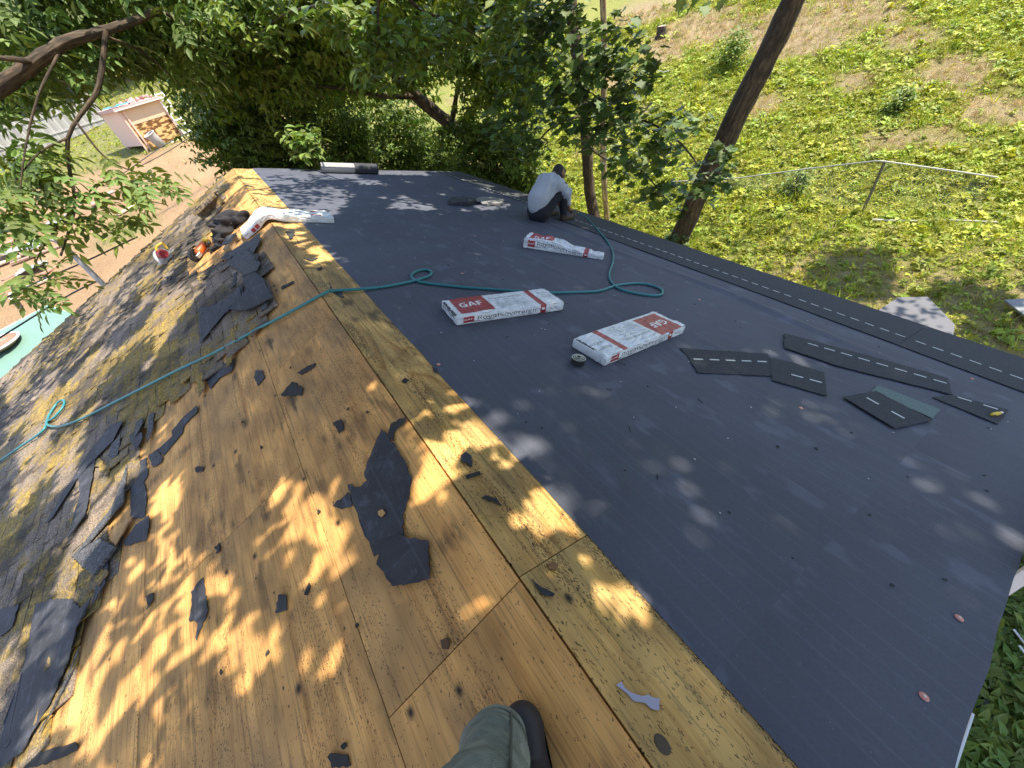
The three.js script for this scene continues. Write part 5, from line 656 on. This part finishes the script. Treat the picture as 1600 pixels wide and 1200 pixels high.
{ // the photographer: only the forward leg is in view, the rest stands behind the lens
  const [toe, ankleP] = [[-0.221,-0.276],[-0.267,-0.133]], o = thing('person', 'photographer standing on the plywood, only a dark boot and an olive trouser leg showing', 'person', P(-0.24, -0.2, 0));
  const T = P(toe[0], toe[1], 0.04).sub(o.position), Hh = P(ankleP[0] - 0.02, ankleP[1] + 0.02, 0.05).sub(o.position), cuff = V3(-0.315, 0.05, -0.235).sub(o.position), an = cuff.clone().add(V3(0.0, 0.02, 0.0)), kn = V3(-0.365, 0.43, -0.08).sub(o.position), hip = V3(0.06, 0.86, 0.62), b = (p, r, q, s) => [p.x, p.y, p.z, r, q.x, q.y, q.z, s];
  const T2 = V3(0.34, -0.06, 0.62), H2 = V3(0.36, 0.0, 0.80), an2 = V3(0.36, 0.10, 0.78), kn2 = V3(0.32, 0.48, 0.66), hip2 = V3(0.26, 0.86, 0.66), pel = V3(0.16, 0.92, 0.66), ch = V3(0.16, 1.32, 0.66), nk = V3(0.16, 1.5, 0.64), hd = V3(0.16, 1.66, 0.60);
  const skin = std(0.35, 0.2, 0.13, 0.6), weaveTex = dataTex(512, 512, (i, j) => { const k = 0.72 + 0.16 * ((i + j) % 6 < 3 ? 1 : 0) * 0.6 + 0.4 * (fbm(i / 60, j / 22, 4) - 0.5) + 0.1 * (h2(i, j) - 0.5); return [k, k, k]; }), trs = new THREE.MeshStandardMaterial({ map: weaveTex, bumpMap: weaveTex, bumpScale: 0.006, color: new THREE.Color().setRGB(0.32, 0.37, 0.33), roughness: 0.95 });
  mesh('body', blob([b(an, 0.04, kn, 0.055), b(kn, 0.055, hip, 0.08), b(an2, 0.04, kn2, 0.055), b(kn2, 0.055, hip2, 0.08), b(pel, 0.12, ch, 0.14), b(ch, 0.10, nk, 0.055), b(nk, 0.055, hd, 0.06), b(hd, 0.09, hd.clone().add(V3(0, 0.08, 0.02)), 0.09), b(V3(-0.04, 1.42, 0.66), 0.05, V3(-0.12, 1.2, 0.5), 0.04), b(V3(-0.12, 1.2, 0.5), 0.04, V3(0.06, 1.5, 0.34), 0.03), b(V3(0.36, 1.42, 0.66), 0.05, V3(0.44, 1.2, 0.5), 0.04), b(V3(0.44, 1.2, 0.5), 0.04, V3(0.26, 1.5, 0.34), 0.03)], 64, 0.02), skin, o);
  mesh('trousers', shifted(blob([b(cuff, 0.080, kn, 0.112), b(kn, 0.10, hip, 0.115), b(an2, 0.085, kn2, 0.10), b(kn2, 0.10, hip2, 0.115), b(hip, 0.12, pel, 0.14), b(hip2, 0.12, pel, 0.14)], 128, 0.012), 0.024, 9, 2), trs, o);
  const axis = kn.clone().sub(cuff).normalize(), hq = new THREE.Quaternion().setFromUnitVectors(V3(0, 0, 1), axis), hem = mesh('hem', new THREE.TorusGeometry(0.083, 0.006, 8, 40), trs, o); hem.position.copy(cuff).addScaledVector(axis, 0.004); hem.quaternion.copy(hq);
  const side = V3(0.9, 0.1, -0.4).cross(axis).normalize().cross(axis).negate().normalize(); mesh('seam', tube([0, 0.25, 0.5, 0.75, 1].map((t) => cuff.clone().lerp(kn, t).addScaledVector(side, mix(0.088, 0.128, t))), 0.004, 24, 6), trs, o);
  mesh('shirt', blob([b(pel, 0.14, ch, 0.165), b(V3(-0.04, 1.42, 0.66), 0.075, V3(0.36, 1.42, 0.66), 0.075), b(V3(-0.04, 1.42, 0.66), 0.065, V3(-0.12, 1.2, 0.5), 0.05), b(V3(0.36, 1.42, 0.66), 0.065, V3(0.44, 1.2, 0.5), 0.05)], 50, 0.02), std(0.2, 0.2, 0.22, 0.9), o);
  const dirF = T.clone().sub(Hh).normalize(), toeR = T.clone().addScaledVector(dirF, -0.045);
  mesh('boot', blob([b(Hh, 0.05, toeR, 0.054), b(toeR, 0.054, toeR.clone().addScaledVector(dirF, 0.012), 0.05), b(Hh.clone().add(V3(0, 0.06, 0)), 0.05, Hh, 0.05)], 60, 0.012), std(0.020, 0.018, 0.020, 0.6), o);
  const sole = mesh('boot_sole', blob([b(Hh, 0.053, toeR, 0.057)], 44, 0.008), std(0.006, 0.006, 0.006, 0.9), o); { const nrm = V3(-SIN, COS, 0), p = sole.geometry.attributes.position, q = V3(0, 0, 0); for (let i = 0; i < p.count; i++) { q.fromBufferAttribute(p, i); const base = q.clone().add(o.position), h = base.dot(nrm), k = clamp(h, 0.002, 0.022); q.addScaledVector(nrm, k - h); p.setXYZ(i, q.x, q.y, q.z); } sole.geometry.computeVertexNormals(); }
  mesh('boot', blob([b(H2, 0.05, T2, 0.05), b(an2, 0.05, H2, 0.05)], 40, 0.012), std(0.020, 0.018, 0.020, 0.6), o);
}
// ------------------------------------------------------------------ yard on the left: shed, fence, lamp, tarp, litter
{
  const o0 = V3(...[[-3.089,-1.192,-31.428]][0]), fd = V3(0.914, 0, -0.406), bd = V3(-0.406, 0, -0.914), t = thing('shed', 'small tan plywood shed with a flat littered roof at the far left of the yard', 'shed', o0); t.rotation.y = Math.atan2(0.406, 0.914); // local x along the front, local -z to the back
  const tan = std(0.66, 0.46, 0.36, 0.85), tan2 = std(0.62, 0.44, 0.28, 0.85), dirty = new THREE.MeshStandardMaterial({ map: dataTex(256, 256, (i, j) => { const k = fbm(i / 28, j / 22, 4), m = sstep(0.38, 0.6, k); return [mix(0.42, 0.86, m), mix(0.28, 0.68, m), mix(0.14, 0.45, m)]; }), roughness: 0.95 }), roofM = std(0.50, 0.33, 0.30, 0.9), W = 2.2, Dp = 2.4, H = 1.85;
  mesh('side_wall', box(0.06, H - 0.28, Dp, 0.03, (H + 0.28) / 2, -Dp / 2), tan, t); mesh('side_wall', box(0.06, H, Dp, W - 0.03, H / 2, -Dp / 2), tan, t); mesh('back_wall', box(W - 0.13, H, 0.06, W / 2, H / 2, -Dp + 0.03), tan, t);
  mesh('front_panel', box(W / 2 - 0.07, H * 0.36, 0.05, W * 0.27, H * 0.81, -0.04), tan2, t); mesh('front_panel', box(W / 2 - 0.07, H * 0.36, 0.05, W * 0.73, H * 0.81, -0.04), tan2, t); mesh('lower_front', box(W - 0.13, H * 0.61, 0.045, W / 2, H * 0.32, -0.05), dirty, t);
  for (const x of [0.06, 0.24]) mesh('corner_post', box(0.08, H - 0.02, 0.07, x, H / 2 - 0.06, 0.0), tan, t); mesh('corner_post', box(0.09, H, 0.07, W - 0.05, H / 2, 0.0), tan, t);
  const rf = mesh('roof', box(W + 0.3, 0.12, Dp + 0.3, W / 2, H + 0.06, -Dp / 2), roofM, t); mesh('roof_edge', box(W + 0.32, 0.05, 0.03, W / 2, H + 0.02, 0.17), std(0.7, 0.6, 0.55), rf);
  const loc = (x, y, z) => V3(x, y, z).applyAxisAngle(V3(0, 1, 0), t.rotation.y).add(o0);
  // tarp
  const tp = tag(mesh('tarp', (() => { const g = new THREE.PlaneGeometry(1.05, 1.3, 26, 30); g.rotateX(-Math.PI / 2); const p = g.attributes.position; for (let i = 0; i < p.count; i++) p.setXYZ(i, p.getX(i) + 0.12 * (vn(p.getZ(i) * 3, 4) - 0.5), 0.03 + 0.14 * Math.abs(fbm(p.getX(i) * 4, p.getZ(i) * 4, 3) - 0.4), p.getZ(i) + 0.12 * (vn(p.getX(i) * 3, 9) - 0.5)); g.computeVertexNormals(); return g; })(), std(0.05, 0.42, 0.72, 0.45, { side: THREE.DoubleSide })), 'crumpled bright blue tarp on the shed roof', 'tarp'); tp.position.copy(loc(0.42, H + 0.13, -0.75)); tp.rotation.y = t.rotation.y;
  for (let k = 0; k < 26; k++) { const q = tag(mesh('roof_litter', new THREE.IcosahedronGeometry(rr(0.07, 0.16), 0).scale(1, 0.45, rr(0.6, 1.5)), [std(0.45, 0.22, 0.2), std(0.3, 0.14, 0.13), std(0.6, 0.42, 0.38)][k % 3]), 'broken pinkish lump of rubble heaped on the shed roof', 'rubble', 'rubble on the shed roof'); q.position.copy(loc(rr(1.0, 2.1), H + 0.15 + rr(0, 0.1), rr(-2.2, -0.2))); q.rotation.set(rnd(), rnd() * 6, rnd()); }
  // ladder leaning on the right end of the front
  const ld = thing('ladder', 'white ladder leaning at the right end of the shed', 'ladder', loc(2.35, 0, 0.35)); ld.rotation.y = t.rotation.y; const wm = std(0.8, 0.78, 0.74, 0.5); for (const x of [-0.2, 0.2]) mesh('rail', geoAt(new THREE.BoxGeometry(0.05, 2.35, 0.06), x, 1.12, -0.22, -0.2), wm, ld); for (let k = 0; k < 7; k++) mesh('rung', box(0.40, 0.05, 0.05, 0, 0.25 + k * 0.3, -0.05 - k * 0.061), wm, ld); mesh('step_platform', box(0.4, 0.03, 0.22, 0, 0.85, -0.08), wm, ld);
  const cn = thing('dust_bin', 'grey round bin lying tilted against the shed front, its open mouth up', 'bin', loc(0.72, 0.05, 0.42)); cn.rotation.set(0.0, t.rotation.y, 0.32); const cg = new THREE.LatheGeometry([[0, 0], [0.22, 0], [0.25, 0.4], [0.27, 0.62], [0.29, 0.63], [0.29, 0.66], [0.25, 0.65], [0.22, 0.05], [0, 0.04]].map((p) => new THREE.Vector2(...p)), 24); mesh('bucket', cg, std(0.36, 0.33, 0.31, 0.7), cn); mesh('rim', geoAt(new THREE.TorusGeometry(0.28, 0.018, 8, 26), 0, 0.66, 0, Math.PI / 2), std(0.6, 0.58, 0.56), cn);
  const pl = tag(mesh('timber_length', box(1.5, 0.05, 0.08), std(0.72, 0.62, 0.46)), 'pale timber length lying on the dirt in front of the ladder', 'timber'); pl.position.copy(loc(1.7, 0.1, 0.75)); pl.rotation.y = t.rotation.y + 0.35;
}
{ // grey board fence along the back of the yard
  const A = V3(...[[-12.108,1.08,-42.33]][0]), B = V3(...[[-5.248,0.957,-45.711]][0]), n = 46, t = thing('board_fence', 'weathered grey board fence along the back of the yard at far left', 'fence', V3(0, 0, 0)), bm = [std(0.36, 0.34, 0.33), std(0.42, 0.40, 0.38), std(0.31, 0.29, 0.28)], ry = -Math.atan2(B.z - A.z, B.x - A.x), Ls = Math.hypot(B.x - A.x, B.z - A.z), bg = new THREE.BoxGeometry(Ls / n * 0.9, 1.7, 0.03);
  for (let k = 0; k < n; k++) { const x = mix(A.x, B.x, (k + 0.5) / n), z = mix(A.z, B.z, (k + 0.5) / n), b = mesh('fence_board', bg, bm[k % 3], t); b.position.set(x, ground(x, z) + 0.86 + rr(-0.03, 0.03), z); b.rotation.y = ry; }
  for (const h of [0.45, 1.35]) { const r = mesh('rail', new THREE.BoxGeometry(Ls, 0.09, 0.04), bm[1], t); r.position.set((A.x + B.x) / 2, (ground(A.x, A.z) + ground(B.x, B.z)) / 2 + h, (A.z + B.z) / 2 + 0.04); r.rotation.y = ry; }
  // white slatted bench-like rack and boards before the fence
  const q = V3(...[[-8.705,-0.115,-49.434]][0]), w = thing('white_rack', 'white slatted rack standing before the grey fence', 'rack', q); w.rotation.y = 0.4; for (let k = 0; k < 5; k++) mesh('slat', box(1.6, 0.06, 0.09, 0, 0.35 + k * 0.16, -k * 0.05), std(0.45, 0.44, 0.43), w); for (const x of [-0.7, 0, 0.7]) mesh('upright', box(0.06, 1.1, 0.06, x, 0.55, -0.14), std(0.7, 0.68, 0.66), w);
  const q2 = V3(...[[-12.881,1.315,-67.02]][0]); const wb = thing('leaning_sheet', 'white panel leaning near the left end of the grey fence', 'panel', q2); mesh('panel_sheet', geoAt(new THREE.BoxGeometry(1.8, 1.0, 0.04), 0, 0.5, 0, -0.3), std(0.45, 0.44, 0.43), wb); mesh('panel_frame', box(1.9, 0.07, 0.07, 0, 0.06, 0.14), std(0.7, 0.7, 0.7), wb);
}
{ // lamp on its pole
  const p = V3(...[[-3.608,-0.506,-11.997]][0]), by = ground(p.x, p.z), t = thing('yard_lamp', 'white dusk lamp on a grey pole beyond the left eave', 'street lamp', V3(p.x, by, p.z)), gm = std(0.5, 0.48, 0.47, 0.5); const H = p.y - by;
  mesh('pole', geoAt(new THREE.CylinderGeometry(0.05, 0.075, H, 14), 0, H / 2, 0), gm, t); mesh('arm', tube([V3(0, H - 0.1, 0), V3(-0.06, H + 0.1, 0.02), V3(-0.22, H + 0.18, 0.05)], 0.035, 14, 8), gm, t); mesh('lamp_head', geoAt(new THREE.LatheGeometry([[0, 0.12], [0.08, 0.11], [0.17, 0.06], [0.19, 0.0], [0.17, 0.0], [0.05, 0.06], [0, 0.06]].map((q) => new THREE.Vector2(...q)), 22), -0.3, H + 0.1, 0.06), std(0.78, 0.77, 0.75, 0.5), t); mesh('photocell', geoAt(new THREE.CylinderGeometry(0.035, 0.04, 0.07, 12), -0.3, H + 0.24, 0.06), std(0.2, 0.2, 0.22), t);
  const wires = [[[[-5.36,-1.08,-11.888],[-4.513,-1.046,-12.228],[-3.659,-1.017,-12.295],[-2.584,-1.011,-12.76]], 'upper overhead wire crossing the yard at the far left'], [[[-5.614,-1.537,-11.218],[-4.783,-1.468,-11.697],[-4.18,-1.408,-11.921],[-3.636,-1.349,-11.885]], 'lower overhead wire running to the lamp pole'], [[[-3.605,-0.844,-21.719],[-1.518,-0.42,-22.956],[0.409,-0.237,-23.995],[1.726,-0.034,-24.933]], 'black cable rising to the trees right of the shed'], [[[-2.827,-0.787,-22.334],[-1.418,-0.612,-22.962],[0.714,-0.177,-23.986],[1.841,0.058,-24.925]], 'second black cable just below the one rising to the trees']];
  for (const [w, l] of wires) tag(mesh('overhead_wire', tube(px(w), 0.016, 30, 5), std(0.03, 0.03, 0.03, 0.6)), l, 'cable');
}
{ // teal sheet and dirt-yard litter
  const [a, b, c, d] = [[-9.431,-3.321,-17.56],[-7.077,-3.199,-18.321],[-6.193,-3.419,-16.907],[-8.306,-3.826,-14.26]].map((q) => V3(...q)), N = 24, pos = [], idx = [], uv = []; for (let j = 0; j <= N; j++) for (let i = 0; i <= N; i++) { const u = i / N, v = j / N, q = a.clone().lerp(b, u).lerp(d.clone().lerp(c, u), v); pos.push(q.x, ground(q.x, q.z) + 0.16 + 0.02 * (vn(u * 7, v * 7)) + (i % 8 === 0 ? 0.02 : 0), q.z); uv.push(u, v); } for (let j = 0; j < N; j++) for (let i = 0; i < N; i++) { const s = j * (N + 1) + i; idx.push(s, s + N + 1, s + 1, s + 1, s + N + 1, s + N + 2); }
  const g = new THREE.BufferGeometry(); g.setAttribute('position', new THREE.Float32BufferAttribute(pos, 3)); g.setAttribute('uv', new THREE.Float32BufferAttribute(uv, 2)); g.setIndex(idx); g.computeVertexNormals();
  const t = thing('teal_sheet', 'flat teal sheeting spread on the dirt beyond the left eave', 'sheeting'); mesh('sheet', g, std(0.15, 0.25, 0.195, 0.6, { side: THREE.DoubleSide }), t); const e = [a, b, c, d]; for (let k = 0; k < 4; k++) { const q0 = e[k].clone(), q1 = e[(k + 1) % 4].clone(); q0.y += 0.15; q1.y += 0.15; mesh('hem', tube([q0, q0.clone().lerp(q1, 0.5), q1], 0.03, 8, 6), std(0.66, 0.64, 0.58), t); }
  const ov = V3(...[[-8.269,-3.432,-16.838]][0]), b2 = thing('brown_basin', 'brown oval basin with a pale rim on the teal sheeting', 'basin', ov.clone().add(V3(0, 0.19, 0))); mesh('basin', new THREE.LatheGeometry([[0, 0.02], [0.5, 0.02], [0.6, 0.10], [0.62, 0.12], [0.58, 0.13], [0.5, 0.05], [0, 0.04]].map((q) => new THREE.Vector2(...q)), 30), std(0.26, 0.15, 0.09, 0.7), b2); mesh('rim', geoAt(new THREE.TorusGeometry(0.61, 0.03, 8, 36), 0, 0.125, 0, Math.PI / 2), std(0.7, 0.66, 0.62), b2);
  const wood = [std(0.42, 0.22, 0.16), std(0.45, 0.40, 0.36), std(0.36, 0.22, 0.16), std(0.62, 0.48, 0.34)];
  const litter = [[-8.664,-2.148,-24.998],[-8.129,-2.079,-25.432],[-7.673,-2.479,-22.884],[-8.641,-2.425,-23.238],[-7.445,-2.025,-25.767],[-6.6,-2.1,-25.277],[-8.235,-2.649,-21.815],[-7.761,-2.87,-20.416],[-7.194,-2.759,-21.109],[-5.059,-1.866,-26.734],[-5.601,-1.968,-26.1],[-4.421,-2.269,-24.163],[-6.362,-1.597,-28.528],[-9.141,-1.875,-26.752],[-8.251,-2.35,-23.712],[-7.184,-1.471,-29.417],[-5.41,-2.282,-24.099],[-8.205,-2.949,-19.916]];
  litter.forEach((q, i) => { const L = rr(0.5, 1.7), o = tag(mesh('scrap_board', box(L, 0.05, rr(0.1, 0.3)), wood[i % 4]), `${['reddish', 'pale grey', 'dark brown', 'tan'][i % 4]} discarded board lying on the orange dirt of the yard`, 'board', `${['reddish', 'pale grey', 'dark brown', 'tan'][i % 4]} boards littering the dirt yard`); o.position.set(q[0], q[1] + 0.07, q[2]); o.rotation.set(gauss() * 0.08, rr(0, 3.1), gauss() * 0.08); });
  const wl = [[-7.719,-2.684,-21.593],[-8.535,-2.335,-23.808],[-6.958,-2.099,-25.287]], lab = ['white crumpled sheet on the dirt left of the lamp', 'white crumpled sheet at the far left of the dirt yard, behind the first', 'white crumpled sheet on the dirt above the lamp head']; wl.forEach((q, i) => { const g2 = new THREE.PlaneGeometry(0.9, 0.7, 12, 10); g2.rotateX(-Math.PI / 2); const p = g2.attributes.position; for (let k = 0; k < p.count; k++) p.setY(k, 0.05 + 0.25 * fbm(p.getX(k) * 4 + i * 9, p.getZ(k) * 4, 3)); g2.computeVertexNormals(); const o = tag(mesh('white_sheet', g2, std(0.26, 0.25, 0.24, 0.7, { side: THREE.DoubleSide })), lab[i], 'sheeting'); o.position.set(...q); });
}
// ------------------------------------------------------------------ yard on the right: fence rail, panels, stump, near corner
{
  const post = V3(...[[12.713,-4.183,-3.879]][0]), H = 1.05, rail = px([[11.465,-3.934,-8.912],[12.203,-3.771,-7.092],[12.476,-3.368,-5.438],[12.379,-2.957,-3.989],[12.336,-2.917,-3.791],[12.966,-3.158,-2.976],[13.754,-3.465,-2.021]]), t = thing('wire_fence', 'old chain-link fence with a bent pale top rail on the weedy slope', 'fence', V3(0, 0, 0)), gm = std(0.40, 0.39, 0.33, 0.6, { metalness: 0.2 });
  mesh('top_rail', new THREE.TubeGeometry(new THREE.CatmullRomCurve3(rail, false, 'catmullrom', 0.1), 60, 0.019, 8), gm, t);
  for (const [x, y] of [[1350, 326]]) mesh('post', taperTube([post.clone().add(V3(0, -0.2, 0)), V3(...[[12.393,-2.989,-3.775]][0])], 0.035, 0.03, 6, 8), std(0.12, 0.11, 0.10, 0.7), t);
  const wires = [], curve = new THREE.CatmullRomCurve3(rail, false, 'catmullrom', 0.1), NW = 130; for (let k = 0; k < NW; k++) for (const s of [-1, 1]) { const a = curve.getPointAt((k + 0.5) / NW), b = curve.getPointAt(clamp((k + 0.5) / NW + s * 0.09, 0, 1)); b.y = Math.max(ground(b.x, b.z) + 0.05, a.y - 1.1); const d = b.clone().sub(a); wires.push(geoAt(new THREE.CylinderGeometry(0.0011, 0.0011, d.length(), 3, 1, true).applyQuaternion(new THREE.Quaternion().setFromUnitVectors(V3(0, 1, 0), d.clone().normalize())), ...a.clone().add(b).multiplyScalar(0.5).toArray())); } mesh('chain_link', merge(wires), std(0.4, 0.4, 0.38, 0.5, { metalness: 0.5 }), t).userData.kind = 'stuff';
  const panel = (q, label, mat, hh) => { const pts = q.map((v) => V3(...v)), ctr = pts.reduce((s, v) => s.add(v), V3(0, 0, 0)).multiplyScalar(1 / pts.length), s = new THREE.Shape(pts.map((v) => new THREE.Vector2(v.x - ctr.x, -(v.z - ctr.z)))), o = tag(mesh('sheet_panel', new THREE.ExtrudeGeometry(s, { depth: 0.03, bevelEnabled: false }).rotateX(-Math.PI / 2), mat), label, 'panel'); o.position.copy(ctr); o.position.y = ground(ctr.x, ctr.z) + hh; o.rotation.z = 0.05; return o; };
  panel([[8.594,-4.354,-1.758],[9.265,-4.349,-1.681],[9.557,-4.348,-1.33],[9.004,-4.355,-0.707],[8.634,-4.358,-0.586],[8.486,-4.356,-1.288]], 'flat grey sheet lying on dry grass just beyond the right eave', std(0.12, 0.118, 0.13, 0.8), 0.16); panel([[10.246,-4.346,-0.439],[10.572,-4.344,-0.11],[10.298,-4.349,0.213],[9.884,-4.352,0.014]], 'second grey sheet on the grass at the right edge of the view', std(0.2, 0.2, 0.2, 0.7), 0.14);
  const sp0 = V3(...[[20.972,-1.687,-17.712]][0]), st = thing('tree_stump', 'low grey cut stump on the straw at the top of the slope', 'stump', sp0); mesh('stump_wood', taperTube([V3(0, -0.2, 0), V3(0, 0.15, 0), V3(0.02, 0.42, 0)], 0.32, 0.22, 8, 11, 0.3), bark, st); mesh('cut_face', geoAt(new THREE.CylinderGeometry(0.2, 0.2, 0.02, 12), 0.02, 0.42, 0), std(0.4, 0.32, 0.24), st);
  const lg = tag(mesh('fallen_branch', taperTube(px([[12.181,-4.243,-3.464],[12.507,-4.242,-2.809],[12.891,-4.234,-2.229],[13.231,-4.234,-1.506]]).map((v) => v.add(V3(0, 0.07, 0))), 0.035, 0.02, 20, 7, 0.3), std(0.5, 0.46, 0.38)), 'thin pale fallen branch on the grass below the fence post', 'branch');
}
{ // white ribbed metal panel by the near edge, standing on the gable side
  const [q] = [[1.966,0.496]], t = thing('metal_panel', 'white ribbed metal panel at the right edge beside the near roof end', 'metal panel'), m = std(0.62, 0.66, 0.70, 0.4, { metalness: 0.2 }); mesh('panel_sheet', box(1.2, 0.008, 0.5, 0.6, 0, 0.25), m, t); for (let k = 0; k < 6; k++) mesh('rib', box(1.2, 0.022, 0.03, 0.6, 0.014, 0.03 + k * 0.088), m, t); for (const x of [0.12, 1.1]) mesh('bracket', box(0.04, 0.25, 0.04, x, -0.13, 0.04), m, t); t.position.copy(P(1.79, 0.512, 0.034)); t.quaternion.copy(QZ(1));
  const drip = tag(mesh('drip_edge', box(0.5, 0.05, 0.006), std(0.8, 0.82, 0.84, 0.4)), 'short white drip edge showing under the underlayment at the near right corner', 'drip edge'); drip.position.copy(P(0.72, 0.526, -0.045)); drip.quaternion.copy(QZ(1));
  const lab = ['black shingle slab on the ground below the near roof end', 'second black slab under the white strips near the bottom right corner', 'black slab half hidden in ivy at the bottom right corner']; [[2.706,-4.375,1.727],[3.754,-4.374,1.585],[3.302,-4.375,1.897]].forEach((q2, i) => { const o = tag(mesh('shingle_slab', box(0.6, 0.03, 0.34), asphaltScrap), lab[i], 'shingle slab'); o.position.set(q2[0], q2[1] + 0.04 + 0.02 * i, q2[2]); o.rotation.set(0.1, 0.5 + i, 0.08); });
  [[4.048,-4.374,1.626],[3.916,-4.374,1.707]].forEach((q2, i) => { const o = tag(mesh('white_strip', box(0.16, 0.012, 0.018), std(0.5, 0.5, 0.5)), ['upper of two thin white strips on the ground by the near roof end', 'lower of two thin white strips on the ground by the near roof end'][i], 'strip'); o.position.set(q2[0], q2[1] + 0.22, q2[2]); o.rotation.set(0, 1.0, 0.05); });
}

renderer.render(scene, camera);
